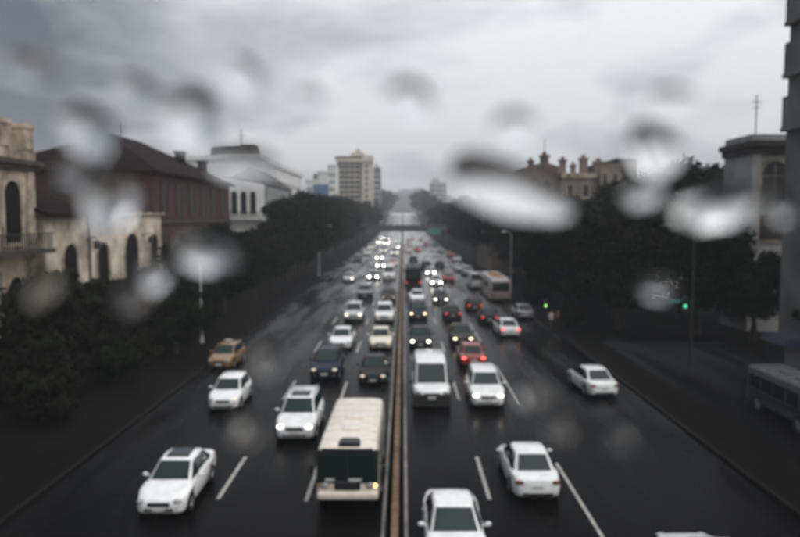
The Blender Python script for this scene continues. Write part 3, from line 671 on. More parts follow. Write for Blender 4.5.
# ------------------------------------------------------------------ vehicles
def rounded_loft(stations, sec):
    """stations: list of (y, w, zt, zb); sec: half section from bottom centre to top centre as (fw, fz)"""
    n = len(sec); ring = []
    vs = []; fs = []
    for (y, w, zt, zb) in stations:
        half = [(fw * w, zb + fz * (zt - zb)) for fw, fz in sec]
        full = half + [(-x, z) for x, z in reversed(half[1:-1])]
        vs += [(x, y, z) for x, z in full]
    m_ = 2 * n - 2; k = len(stations)
    for j in range(k - 1):
        for i in range(m_):
            i2 = (i + 1) % m_; fs.append((j*m_ + i, j*m_ + i2, (j+1)*m_ + i2, (j+1)*m_ + i))
    fs.append(tuple(range(m_))); fs.append(tuple(reversed(range((k-1)*m_, k*m_))))
    return MB().add(vs, fs)
def lerp(a, b, t): return tuple(a[i] + (b[i] - a[i]) * t for i in range(len(a)))
def panel_on(q, u0, u1, v0, v1, push=0.008, th=0.012, taper=(0, 0)):
    """a thin slab over part of quad q (4 corners: bl, br, tr, tl seen from outside)"""
    def pt(u, v): return Vector(lerp(lerp(q[0], q[1], u), lerp(q[3], q[2], u), v))
    n = (Vector(q[1]) - Vector(q[0])).cross(Vector(q[3]) - Vector(q[0])).normalized()
    c = [pt(u0, v0), pt(u1, v0), pt(u1 + taper[1], v1), pt(u0 + taper[0], v1)]
    a = [p + n * (push - th) for p in c]; b_ = [p + n * push for p in c]
    return MB().add(a + b_, [(3,2,1,0),(4,5,6,7),(0,1,5,4),(1,2,6,5),(2,3,7,6),(3,0,4,7)])
def wheel_meshes(r, w):
    seg = 20; prof = [(-w/2, r*.62), (-w/2, r*.93), (-w/2 + .03, r), (w/2 - .03, r), (w/2, r*.93), (w/2, r*.62)]
    vs = []; fs = []
    for x, rr in prof:
        vs += [(x, rr*math.cos(2*math.pi*k/seg), rr*math.sin(2*math.pi*k/seg)) for k in range(seg)]
    for i in range(len(prof)):
        i2 = (i + 1) % len(prof)
        for k in range(seg): fs.append((i*seg + k, i*seg + (k+1) % seg, i2*seg + (k+1) % seg, i2*seg + k))
    ty = MB().add(vs, fs).mesh('wheel', smooth=True)
    rm = MB()
    for s in (-1, 1):
        rm.add([(s*w*.36, r*.6*math.cos(2*math.pi*k/seg), r*.6*math.sin(2*math.pi*k/seg)) for k in range(seg)] + [(s*w*.2, r*.6*math.cos(2*math.pi*k/seg), r*.6*math.sin(2*math.pi*k/seg)) for k in range(seg)],
               [tuple(range(seg)), tuple(range(2*seg-1, seg-1, -1))] + [(k, (k+1) % seg, seg + (k+1) % seg, seg + k) for k in range(seg)])
        for k in range(5):
            a = 2*math.pi*k/5; rm.tube([(s*w*.40, 0, 0), (s*w*.40, r*.56*math.cos(a), r*.56*math.sin(a))], .035, 5)
    return ty, rm.mesh('rim')
WHEELS = {k: wheel_meshes(*k) for k in ((.32, .2), (.36, .23), (.46, .26))}

SPEC = {
    # L, half width, belt z, roof z, ws base, roof front, roof rear, rear base, roof half width, hood nose z, wheel, front/rear axle
    'sedan': dict(L=4.5, w=.885, belt=.93, roof=1.45, c=(1.12, 1.95, 3.15, 3.92), rw=.60, nose=.66, wh=(.32, .2), ax=(.86, 3.52), trunk=.98, sb=.0),
    'hatch': dict(L=3.95, w=.855, belt=.96, roof=1.50, c=(.92, 1.62, 3.30, 3.80), rw=.61, nose=.70, wh=(.32, .2), ax=(.76, 3.22), trunk=.98, sb=.0),
    'suv': dict(L=4.55, w=.925, belt=1.08, roof=1.72, c=(1.12, 1.80, 4.02, 4.42), rw=.67, nose=.82, wh=(.36, .23), ax=(.86, 3.55), trunk=1.08, sb=.06),
    'van': dict(L=5.3, w=1.0, belt=1.22, roof=2.3, c=(.62, 1.52, 5.12, 5.24), rw=.84, nose=.98, wh=(.36, .23), ax=(.84, 4.1), trunk=1.22, sb=.05),
}
SEC = [(0, 0), (.80, 0), (.95, .10), (1.0, .42), (.99, .70), (.93, .90), (.80, .985), (.42, 1.0), (0, 1.0)]
def car_spec(kind):
    s = SPEC[kind]; L, w, belt = s['L'], s['w'], s['belt']; c = s['c']; rr = s['wh'][0]
    zb0 = .20 + s['sb']
    wy = [0, .03, .09, .2, .38, .7, c[0] + .3, L/2, L - .9, L - .45, L - .18, L - .07, L - .02, L]; ww = [w*.52, w*.66, w*.77, w*.865, w*.93, w*.975, w, w, w*.985, w*.95, w*.895, w*.83, w*.76, w*.68]
    ty = [0, .05, .18, c[0] * .6, c[0], c[3], L - .12, L - .03, L]; tz = [s['nose'] - .10, s['nose'], s['nose'] + .06, s['nose'] + (belt - s['nose']) * .62, belt, s['trunk'], s['trunk'] - .03, s['trunk'] - .10, s['trunk'] - .18]
    arch = []
    for a in s['ax']:
        R_ = rr + .07
        arch += [(a - R_ - .04, zb0), (a - R_, zb0 + .14), (a - R_*.8, rr + R_*.55), (a - R_*.42, rr + R_*.86), (a, rr + R_*.95), (a + R_*.42, rr + R_*.86), (a + R_*.8, rr + R_*.55), (a + R_, zb0 + .14), (a + R_ + .04, zb0)]
    by = [0, .05, .14] + [p[0] for p in arch] + [L - .12, L]; bz = [zb0 + .16, zb0 + .06, zb0] + [p[1] for p in arch] + [zb0 + .05, zb0 + .16]
    ys = sorted(set([round(v, 3) for v in wy + ty + by]))
    st = [(y - L/2, float(np.interp(y, wy, ww)), float(np.interp(y, ty, tz)), float(np.interp(y, by, bz))) for y in ys]
    parts = [('body', rounded_loft(st, SEC).mesh('body', smooth=True, angle=35), 'paint', None, (0, 0, 0))]
    # cabin
    bw = w * .90; rw = s['rw']; z0 = belt - .05; z1 = s['roof']
    y0, y1, y2, y3 = [v - L/2 for v in c]; ym = (y1 + y2) / 2
    A = [(-bw*.93, y0, z0), (bw*.93, y0, z0), (bw, y1, z0 + .02), (bw, y2, z0 + .02), (bw*.92, y3, z0 + .02), (-bw*.92, y3, z0 + .02), (-bw, y2, z0 + .02), (-bw, y1, z0 + .02)]
    T = [(-rw*.94, y1, z1 - .03), (rw*.94, y1, z1 - .03), (rw, ym, z1), (rw*.94, y2, z1 - .03), (-rw*.94, y2, z1 - .03), (-rw, ym, z1), (0, ym, z1 + .035), (0, y1, z1 - .024), (0, y2, z1 - .024)]
    cb = MB().add(A + T, [(0, 1, 9, 15, 8), (1, 2, 9), (2, 3, 11, 10, 9), (3, 4, 11), (4, 5, 12, 16, 11), (5, 6, 12), (6, 7, 8, 13, 12), (7, 0, 8),
                          (8, 15, 14, 13), (15, 9, 10, 14), (14, 10, 11, 16), (13, 14, 16, 12), (0, 7, 6, 5, 4, 3, 2, 1)])
    parts.append(('cabin', cb.mesh('cabin', smooth=True, bevel=.075, seg=3, angle=60), 'paint', None, (0, 0, 0)))
    ws = [A[0], A[1], T[1], T[0]]
    parts.append(('windscreen', panel_on(ws, .045, .955, .12, .92, .020, .022).mesh('windscreen', bevel=.006, seg=1), 'glass', None, (0, 0, 0)))
    rwq = [A[4], A[5], T[4], T[3]]
    parts.append(('rear_window', panel_on(rwq, .07, .93, .14 if kind == 'sedan' else .2, .91, .020, .022).mesh('rear_window', bevel=.006, seg=1), 'glass', None, (0, 0, 0)))
    # side glass: right (+x) and left quads, leaning with the cabin
    for sg in (1, -1):
        q = [(sg*bw, y1, z0 + .02), (sg*bw, y2, z0 + .02), (sg*rw*.98, y2, z1 - .03), (sg*rw*.98, y1, z1 - .03)]
        if sg < 0: q = [q[1], q[0], q[3], q[2]]
        segs = 3 if kind == 'van' else 2
        for k in range(segs):
            u0 = .03 + k * .94 / segs; u1 = u0 + .94 / segs - .03
            parts.append(('side_window', panel_on(q, u0, u1, .14, .90, .022, .02).mesh('side_window', bevel=.006, seg=1), 'glass', None, (0, 0, 0)))
        # quarter panes forward and aft
        f = [(sg*bw*.945, y0 + .16, z0 + .07), (sg*bw, y1, z0 + .07), (sg*rw*1.0, y1 - .02, z1 - .11)]
        nrm = Vector((sg, 0, .35)).normalized() * .02
        m_ = MB().add([Vector(p) + nrm for p in f] + [Vector(p) - nrm * .2 for p in f], [(0, 1, 2), (5, 4, 3), (0, 3, 4, 1), (1, 4, 5, 2), (2, 5, 3, 0)])
        parts.append(('quarter_window', m_.mesh('quarter_window'), 'glass', None, (0, 0, 0)))
        if kind in ('sedan',):
            f = [(sg*bw, y2, z0 + .07), (sg*bw*.93, y3 - .2, z0 + .07), (sg*rw*.98, y2 + .02, z1 - .11)]
            m_ = MB().add([Vector(p) + nrm for p in f] + [Vector(p) - nrm * .2 for p in f], [(0, 1, 2), (5, 4, 3), (0, 3, 4, 1), (1, 4, 5, 2), (2, 5, 3, 0)])
            parts.append(('quarter_window', m_.mesh('quarter_window'), 'glass', None, (0, 0, 0)))
    # lamps and trim
    nz = s['nose']
    hl = MB().ellipsoid((0, 0, 0), (.155, .13, .07), 12, 8).mesh('headlight', smooth=True, angle=80)
    tl = MB().ellipsoid((0, 0, 0), (.17 if kind != 'suv' else .12, .08, .085 if kind != 'suv' else .17), 12, 8).mesh('tail_light', smooth=True, angle=80)
    for sg in (-1, 1):
        parts.append(('headlight', hl, 'head', None, (sg * w * .68, -L/2 + .10, nz - .03)))
        parts.append(('tail_light', tl, 'tail', None, (sg * w * .70, L/2 - .045, s['trunk'] - .20)))
        parts.append(('fog_lamp', MB().ellipsoid((0, 0, 0), (.08, .05, .05), 8, 6).mesh('fog_lamp', smooth=True), 'lens', None, (sg * w * .62, -L/2 + .06, .42 + s['sb'])))
        mm = MB().ellipsoid((0, 0, 0), (.12, .08, .085), 10, 6).box(-.05 if sg > 0 else .0, .0 if sg > 0 else .05, -.02, .02, -.06, -.02)
        mm = MB().ellipsoid((0, 0, 0), (.105, .06, .07), 10, 6).tube([(-sg * .16, .02, -.05), (0, 0, -.03)], .03, 6)
        parts.append(('wing_mirror', mm.mesh('wing_mirror', smooth=True), 'black' if kind == 'van' else 'paint', None, (sg * (w + .10), y0 + .50, belt + .06)))
        for k in range(2):
            parts.append(('door_handle', MB().box(-.012, .012, -.1, .1, -.015, .015).mesh('door_handle'), 'chrome', None, (sg * (w + .004), (y1 + y2) / 2 - .35 + .95 * k, belt - .15)))
    parts.append(('grille', MB().box(-w*.42, w*.42, -.03, .05, -.07, .07).mesh('grille', bevel=.015, seg=1), 'black', None, (0, -L/2 + .015, nz - .12)))
    parts.append(('lower_grille', MB().box(-w*.55, w*.55, -.03, .06, -.07, .07).mesh('lower_grille', bevel=.015, seg=1), 'black', None, (0, -L/2 + .03, zb0 + .17)))
    parts.append(('rear_bumper_insert', MB().box(-w*.6, w*.6, -.05, .02, -.06, .06).mesh('rear_bumper_insert', bevel=.015, seg=1), 'black', None, (0, L/2 - .01, zb0 + .17)))
    for yy, zz in ((-L/2 - .035, nz - .28), (L/2 + .012, s['trunk'] - .36)):
        parts.append(('number_plate', MB().box(-.2, .2, -.008, .008, -.06, .06).mesh('number_plate'), 'plate', None, (0, yy, max(zz, .4))))
    ty_, rm_ = WHEELS[s['wh']]
    for a in s['ax']:
        for sg in (-1, 1): parts.append(('wheel', ty_, 'tyre', ('rim', rm_, 'rim'), (sg * (w - s['wh'][1]*.55), a - L/2, s['wh'][0])))
    # extras used by some cars
    ex = {}
    top = [T[0], T[1], T[3], T[4]]
    ex['sunroof'] = [('sunroof', MB().box(-rw*.66, rw*.66, y1 + .16, y1 + .95, z1 - .012, z1 + .048).mesh('sunroof', bevel=.015, seg=1), 'glass', None, (0, 0, 0))]
    ex['rails'] = [('roof_rail', MB().tube([(sg*rw*.92, y1 + .1, z1 - .01), (sg*rw*.92, y1 + .25, z1 + .07), (sg*rw*.92, y2 - .25, z1 + .07), (sg*rw*.92, y2 - .1, z1 - .01)], .025, 6).mesh('roof_rail'), 'chrome', None, (0, 0, 0)) for sg in (-1, 1)]
    ex['blackbumper'] = [('front_bumper', MB().box(-w*.98, w*.98, -.09, .34, -.30, .36).mesh('front_bumper', bevel=.05, seg=2), 'black', None, (0, -L/2 + .05, .52))]
    ex['taxi'] = [('roof_sign', MB().box(-.25, .25, -.08, .08, .01, .16).mesh('roof_sign', bevel=.03), 'plate', None, (0, ym - .2, z1 + .02))]
    return parts, ex, L
CARS = {k: car_spec(k) for k in SPEC}

def bus_spec(L, w, h, big):
    parts = []; zb = .32 if big else .50; hw = w / 2
    st = []
    for y, f, dt in ((0, .90, .28), (.05, .965, .10), (.14, .99, .03), (.3, 1, 0), (L - .3, 1, 0), (L - .12, .985, .03), (L - .04, .96, .10), (L, .92, .2)):
        st.append((y - L/2, hw * f, h - dt * (1 if big else .35), zb + (.06 if y in (0, L) else 0)))
    sec = [(0, 0), (.9, 0), (.985, .03), (1.0, .3), (.995, .6), (.965, .90), (.90, .965), (.70, .993), (.3, 1.0), (0, 1.0)]
    parts.append(('body', rounded_loft(st, sec).mesh('body', smooth=True, angle=40), 'paint', None, (0, 0, 0)))
    yf = -L/2; yr = L/2
    zw0 = h * (.46 if big else .47); zw1 = h * (.86 if big else .90)
    parts.append(('windscreen', MB().add([(-hw*.93, yf - .03, zw0), (hw*.93, yf - .03, zw0), (hw*.90, yf - .018, zw1), (-hw*.90, yf - .018, zw1), (-hw*.93, yf + .03, zw0), (hw*.93, yf + .03, zw0), (hw*.90, yf + .12, zw1), (-hw*.90, yf + .12, zw1)],
                  [(0,1,2,3),(7,6,5,4),(0,4,5,1),(1,5,6,2),(2,6,7,3),(3,7,4,0)]).mesh('windscreen', bevel=.01, seg=1), 'glass', None, (0, 0, 0)))
    if not big: parts.append(('front_mask', MB().box(-hw*.985, hw*.985, yf - .012, yf + .10, zw0 - .05, h*.955).mesh('front_mask', bevel=.02, seg=1), 'black', None, (0, 0, 0)))
    parts.append(('centre_pillar', MB().box(-.03, .03, yf - .055, yf + .05, zw0, zw1).mesh('centre_pillar'), 'black', None, (0, 0, 0)))
    parts.append(('destination_board', MB().box(-hw*.8, hw*.8, yf - .02, yf + .14, zw1 + .02, h * (.95 if big else .975)).mesh('destination_board', bevel=.01, seg=1), 'black', None, (0, 0, 0)))
    parts.append(('rear_window', MB().box(-hw*.78, hw*.78, yr - .06, yr + .03, zw0 + .1, zw1).mesh('rear_window', bevel=.02, seg=1), 'glass', None, (0, 0, 0)))
    parts.append(('front_bumper', MB().box(-hw*.98, hw*.98, yf - .12, yf + .2, zb - .02, zb + .26).mesh('front_bumper', bevel=.09, seg=3), 'paint', None, (0, 0, 0)))
    parts.append(('rear_bumper', MB().box(-hw*.98, hw*.98, yr - .2, yr + .10, zb - .02, zb + .24).mesh('rear_bumper', bevel=.04), 'black', None, (0, 0, 0)))
    parts.append(('grille', MB().box(-hw*.42, hw*.42, yf - .06, yf + .06, zb + .30, zb + .62).mesh('grille', bevel=.05), 'black', None, (0, 0, 0)))
    n = int((L - 1.2) / 1.15)
    wm = MB().box(-.025, .025, -.5, .5, 0, h*.32).mesh('side_window', bevel=.012, seg=1)
    for sg in (-1, 1):
        for k in range(n):
            parts.append(('side_window', wm, 'glass', None, (sg * (hw*.985), yf + .95 + 1.15 * k, zw0 + .14)))
        parts.append(('headlight', MB().ellipsoid((0, 0, 0), (.15, .07, .11), 12, 8).mesh('headlight', smooth=True), 'head', None, (sg * hw * .72, yf - .01, zb + .46)))
        parts.append(('indicator', MB().ellipsoid((0, 0, 0), (.07, .05, .08), 8, 6).mesh('indicator', smooth=True), 'amber', None, (sg * hw * .88, yf + .01, zb + .46)))
        parts.append(('tail_light', MB().ellipsoid((0, 0, 0), (.09, .05, .16), 10, 6).mesh('tail_light', smooth=True), 'tail', None, (sg * hw * .80, yr + .0, zb + .6)))
        parts.append(('wing_mirror', MB().box(-.07, .07, -.05, .05, -.18, .16).tube([(-sg*.18, .1, .2), (0, 0, .1)], .02, 5).mesh('wing_mirror'), 'black', None, (sg * (hw + .17), yf + .06, h*.66)))
        parts.append(('skirt_stripe', MB().box(-.012, .012, -L/2 + .5, L/2 - .4, -.05, .05).mesh('skirt_stripe'), 'black', None, (sg * hw * 1.003, 0, zw0 - .05)))
    for k in range(6):
        parts.append(('roof_rib', MB().box(-hw*.86, hw*.86, -.03, .03, -.03, .006).mesh('roof_rib'), 'paint', None, (0, yf + .9 + k * (L - 1.6) / 5.5, h + .002)))
    for sx_ in (-.52, .35):
        parts.append(('wiper', MB().tube([(sx_ * hw, yf - .05, zw0 + .02), ((sx_ + .42) * hw, yf - .06, zw0 + .42)], .014, 5).mesh('wiper'), 'black', None, (0, 0, 0)))
    for sx_, w_ in ((-.55, .16), (.25, .22)):
        parts.append(('route_card', MB().box(-w_, w_, -.006, .006, -.05, .05).mesh('route_card'), 'plate', None, (sx_ * hw, yf - .05, zw0 + .10)))
    ty_, rm_ = WHEELS[(.46, .26)]
    for a in (1.3 if not big else 2.2, L - (1.6 if not big else 2.8)):
        for sg in (-1, 1): parts.append(('wheel', ty_, 'tyre', ('rim', rm_, 'rim'), (sg * (hw - .10), a - L/2, .46)))
    for k in range(2 if L < 8 else 3):
        parts.append(('roof_hatch', MB().box(-.35, .35, -.35, .35, -.02, .07).mesh('roof_hatch', bevel=.03), 'paint', None, (0, yf + 2.2 + k * (L - 3.6) / 2, h + .0)))
    ex = {'vent': [('roof_vent', MB().prism([(-.42, 0), (.42, 0), (.30, .20), (-.30, .20)], 'y', -.12, .45).mesh('roof_vent', bevel=.04), 'black', None, (0.05, yf + .22, h - .07))],
          'panel': [('roof_panel', MB().box(-hw*.6, hw*.6, -L*.24, L*.30, 0, .05).mesh('roof_panel', bevel=.02, seg=1), 'panel', None, (0, 0, h + .055))] + [('roof_skin', MB().box(-hw*.86, hw*.86, -L*.46, L*.46, 0, .045).mesh('roof_skin', bevel=.02, seg=1), 'plate', None, (0, 0, h + .004))]}
    return parts, ex, L
CARS['minibus'] = bus_spec(6.6, 2.12, 2.28, False)
CARS['bus'] = bus_spec(12.0, 2.5, 2.75, True)
CARS['truck'] = bus_spec(8.5, 2.3, 3.0, True)
AMBER = {'off': mat('amber_off', (.4, .16, .03), .3, coat=.3), 'on': mat('amber_on', (.8, .4, .1), .3, emit=4.0, ecol=(1, .55, .18))}
BASE = {'glass': GLASS, 'black': BLACK, 'chrome': CHROME, 'plate': PLATE, 'tyre': TYRE, 'rim': RIM, 'lens': LAMP['off'], 'panel': P['orange']}
PLACED = []
def vehicle(kind, px, py, d, color, head, tail, label, cat=None, extras=(), group='vehicles in traffic on the avenue', rz=None, xy=None, amber='off'):
    """px, py: where the middle of its near end meets the road in the photograph; d 'T' faces the camera, 'A' drives away"""
    parts, ex, L = CARS[kind]
    g = ground(px, py) if xy is None else Vector((xy[0], xy[1], 0))
    for _ in range(4): g = ground(px, py, hgt(g.y)) if xy is None and g.y > 290 else g
    names = {'sedan': 'sedan_car', 'hatch': 'hatchback_car', 'suv': 'suv_car', 'van': 'passenger_van', 'minibus': 'minibus', 'bus': 'city_bus', 'truck': 'dark_bus'}
    cats = {'van': 'van', 'minibus': 'bus', 'bus': 'bus', 'truck': 'bus'}
    rot = (0.0 if d == 'T' else math.pi) + (R(random.uniform(-.8, .8)) if rz is None else R(rz))
    root = tag(empty(names[kind], (g.x, g.y + L/2, hgt(g.y) + .001), rot), label, cat or cats.get(kind, 'car'), group)
    PLACED.append((label, g.x, g.y, g.y + L, SPEC[kind]['w'] if kind in SPEC else 1.2))
    hm = LAMP[head] if not isinstance(head, tuple) else None
    allp = list(parts)
    for e_ in extras: allp += ex[e_]
    hi = 0
    for name, me, mk, subp, loc in allp:
        if name == 'front_bumper' and False: pass
        if mk == 'paint': m_ = P[color]
        elif mk == 'head':
            m_ = hm or LAMP[head[hi]]; hi += 1
        elif mk == 'tail': m_ = TAIL[tail]
        elif mk == 'amber': m_ = AMBER['on' if amber == 'on' and loc[0] > 0 else 'off']
        else: m_ = BASE[mk]
        o = link(name, me, m_, root, loc)
        if subp: link(subp[0], subp[1], BASE[subp[2]], o)
    return root
V = vehicle
# oncoming, left of the median
V('sedan', 158, 521, 'T', 'white', 'off', 'off', 'white sedan with black sunroof and unlit lamps, nearest on the left', extras=('sunroof',))
V('hatch', 222, 413, 'T', 'white', ('off', 'dim'), 'off', 'white hatchback in the outer left lane with one warm headlight lit')
V('suv', 294, 445, 'T', 'white', 'on', 'off', 'white crossover with sunroof, roof rails and both headlights lit beside the minibus', extras=('sunroof', 'rails'))
V('minibus', 348, 513, 'T', 'buscream', 'off', 'off', 'cream minibus with dark windscreen and roof vent in the lane by the median', extras=('vent',), amber='on')
V('suv', 324, 383, 'T', 'blue', 'dim', 'off', 'dark navy blue car in the second lane, left of the black car')
V('sedan', 373, 387, 'T', 'black', 'dim', 'off', 'black sedan directly behind the cream minibus')
V('sedan', 340, 351, 'T', 'white', 'off', 'off', 'white sedan with lamps off, directly behind the navy blue car')
V('sedan', 380, 351, 'T', 'cream', 'dim', 'off', 'cream sedan beside the median, behind the black sedan')
V('suv', 353, 323, 'T', 'silver', 'warm', 'off', 'silver car with two warm headlights behind the white sedan of the second lane')
V('suv', 384, 324, 'T', 'white', 'dim', 'off', 'tall white car tight behind the cream sedan')
V('suv', 364.5, 300, 'T', 'grey', 'off', 'off', 'grey car with dark front, lamps off, behind the silver car', extras=('blackbumper',))
V('sedan', 388.3, 303, 'T', 'maroon', 'dim', 'off', 'dark maroon car behind the tall white car by the median')
V('hatch', 348, 283, 'T', 'silver', ('off', 'on'), 'off', 'silver hatchback in the outer left lane with a single lit headlight')
V('sedan', 373, 281, 'T', 'grey', 'bright', 'off', 'dark grey car with two strong headlights, middle left lane')
V('van', 389, 281, 'T', 'white', 'off', 'off', 'white van by the median left of the dark bus')
V('sedan', 357, 263, 'T', 'black', 'off', 'off', 'small dark car alone in the outer left lane, far ahead')
V('sedan', 331, 282, 'T', 'black', 'off', 'off', 'black car parked at the left kerb under the trees', xy=(-11.8, ground(331, 282).y))
V('sedan', 380.5, 269, 'T', 'silver', 'bright', 'off', 'silver car with strong headlights ahead of the white van, middle lane')
V('sedan', 393.5, 267, 'T', 'pink', 'dim', 'off', 'pale pinkish car by the median ahead of the white van')
V('sedan', 379.5, 260.5, 'T', 'white', 'bright', 'off', 'white car with strong headlights, middle lane, far left side')
V('suv', 367, 256, 'T', 'white', 'dim', 'off', 'white car in the outer lane far off toward the overpass')
V('van', 394.5, 256.5, 'T', 'white', 'on', 'off', 'far white van by the median on the oncoming side')
V('sedan', 383, 253, 'T', 'silver', 'on', 'off', 'far silver car, middle lane, close before the overpass')
V('suv', 371, 249.5, 'T', 'silver', 'on', 'off', 'far silver car in the outer lane before the overpass')
V('suv', 396, 249.5, 'T', 'white', 'bright', 'off', 'far white car with lit lamps by the median before the overpass')
V('van', 386, 246, 'T', 'white', 'bright', 'off', 'white van with strong headlights just passing the overpass')
V('sedan', 378.5, 244, 'T', 'white', 'bright', 'off', 'white car with strong headlights under the overpass')
V('sedan', 397.5, 242.5, 'T', 'white', 'on', 'off', 'white car by the median under the overpass')
V('sedan', 388, 241, 'T', 'silver', 'bright', 'off', 'silver car deep under the overpass')
V('suv', 382, 239.5, 'T', 'white', 'bright', 'off', 'white car farthest along before the road rises, oncoming')
V('hatch', 226, 370, 'T', 'ochre', 'off', 'off', 'ochre taxi standing at the left kerb by the pale lamp post', xy=(-11.9, ground(226, 371).y), extras=('taxi',), rz=-3)
# right of the median
V('sedan', 457, 580, 'T', 'white', 'off', 'off', 'white car cut off by the bottom edge, lane right of the median', xy=(1.52, 18.4))
V('van', 432, 411, 'T', 'white', 'off', 'off', 'white passenger van with black bumper in the lane right of the median', extras=('blackbumper',))
V('suv', 489, 411, 'T', 'white', 'on', 'off', 'white crossover facing us with both headlights lit, right of the white van')
V('sedan', 538, 505, 'A', 'white', 'off', 'off', 'white sedan driving away, nearest on the right side, tail lamps unlit')
V('sedan', 474, 370, 'A', 'red', 'off', 'brake', 'red car with glowing brake lights behind the white crossover')
V('sedan', 421, 350, 'T', 'green', 'on', 'off', 'dark green car with small bright headlights behind the white passenger van')
V('suv', 418, 322, 'T', 'blue', 'warm', 'off', 'dark blue car with two orange headlights right of the median')
V('sedan', 417.5, 304, 'T', 'white', 'off', 'off', 'white car between the dark bus and the car with orange headlights')
V('truck', 413.4, 289, 'A', 'black', 'off', 'on', 'tall dark bus seen from behind right of the median')
V('sedan', 463, 347, 'T', 'brown', 'warm', 'off', 'dark brown car with warm headlights behind the red car')
V('sedan', 453, 322, 'A', 'black', 'off', 'on', 'black car with red tail lights, second lane right of the median')
V('sedan', 441, 305, 'T', 'black', 'on', 'off', 'black car with two round white headlights, second lane right of the median')
V('sedan', 436.5, 287, 'T', 'white', 'bright', 'off', 'white car with glaring headlights, second lane right of the median')
V('sedan', 431, 276.5, 'T', 'white', 'bright', 'off', 'white car with glaring headlights just behind a similar one, right side')
V('hatch', 475, 313, 'A', 'maroon', 'off', 'on', 'dark maroon hatchback with faint tail lights, third lane right')
V('sedan', 490, 326, 'A', 'black', 'off', 'on', 'black car with two red tail lights left of the white sedan')
V('sedan', 510, 339, 'A', 'white', 'off', 'brake', 'white sedan with red brake lights in the outer right lane', rz=2)
V('sedan', 526, 321, 'A', 'grey', 'off', 'off', 'dark grey car near the right kerb, beyond the white braking sedan')
V('bus', 501, 303, 'A', 'tan', 'off', 'off', 'tan city bus with orange roof panel in the right lanes', extras=('panel',))
V('van', 476.5, 290, 'A', 'silver', 'off', 'off', 'silver van driving away left of the tan bus')
V('sedan', 449, 283, 'A', 'red', 'off', 'on', 'red car driving away, middle right lanes, before the silver van')
V('sedan', 459.5, 272, 'A', 'white', 'off', 'off', 'white car driving away ahead of the silver van')
V('suv', 468, 276.5, 'A', 'silver', 'off', 'off', 'silver car just ahead of the tan bus')
V('sedan', 440, 268.5, 'A', 'black', 'off', 'off', 'black car driving away, third lane, far right side')
V('suv', 426, 270.5, 'A', 'black', 'off', 'off', 'black car driving away, second lane, far right side')
V('suv', 413.5, 264, 'A', 'black', 'off', 'off', 'black car directly ahead of the tall dark bus')
V('sedan', 457.5, 263, 'A', 'white', 'off', 'off', 'white car by the right kerb, far off')
V('sedan', 450.5, 257.5, 'A', 'red', 'off', 'on', 'far red car by the right kerb')
V('sedan', 441, 254, 'A', 'grey', 'off', 'off', 'far grey car in the outer right lane')
V('sedan', 417, 252, 'A', 'red', 'off', 'brake', 'far red car with lit tail lamps right of the median')
V('suv', 408, 253, 'A', 'white', 'off', 'on', 'far white car next to the median driving away')
V('sedan', 426, 246.5, 'A', 'red', 'off', 'on', 'far red car just before the overpass sign')
V('van', 409, 245.5, 'A', 'white', 'off', 'on', 'white van next to the median under the overpass, driving away')
V('sedan', 421, 241.5, 'A', 'silver', 'off', 'brake', 'silver car with red lamps under the overpass')
V('sedan', 412.5, 240.5, 'A', 'silver', 'off', 'brake', 'silver car nearest the median under the overpass, driving away')
V('sedan', 602, 400, 'A', 'white', 'off', 'off', 'white sedan driving away alone near the right kerb', rz=4)
V('sedan', 690, 600, 'A', 'white', 'off', 'off', 'white car of which only the roof shows at the bottom right corner', xy=(8.25, 15.7))
V('sedan', 396, 221.5, 'T', 'white', 'bright', 'off', 'tiny white car with lit lamps on the rising road beyond the overpass')
V('sedan', 411, 222, 'A', 'red', 'off', 'brake', 'tiny red car on the rising road beyond the overpass')
V('minibus', 0, 0, 'A', 'busgrey', 'off', 'off', 'grey minibus parked on the dark service road at the right edge', xy=(19.2, 30.0), group='vehicles parked beside the avenue', rz=0)

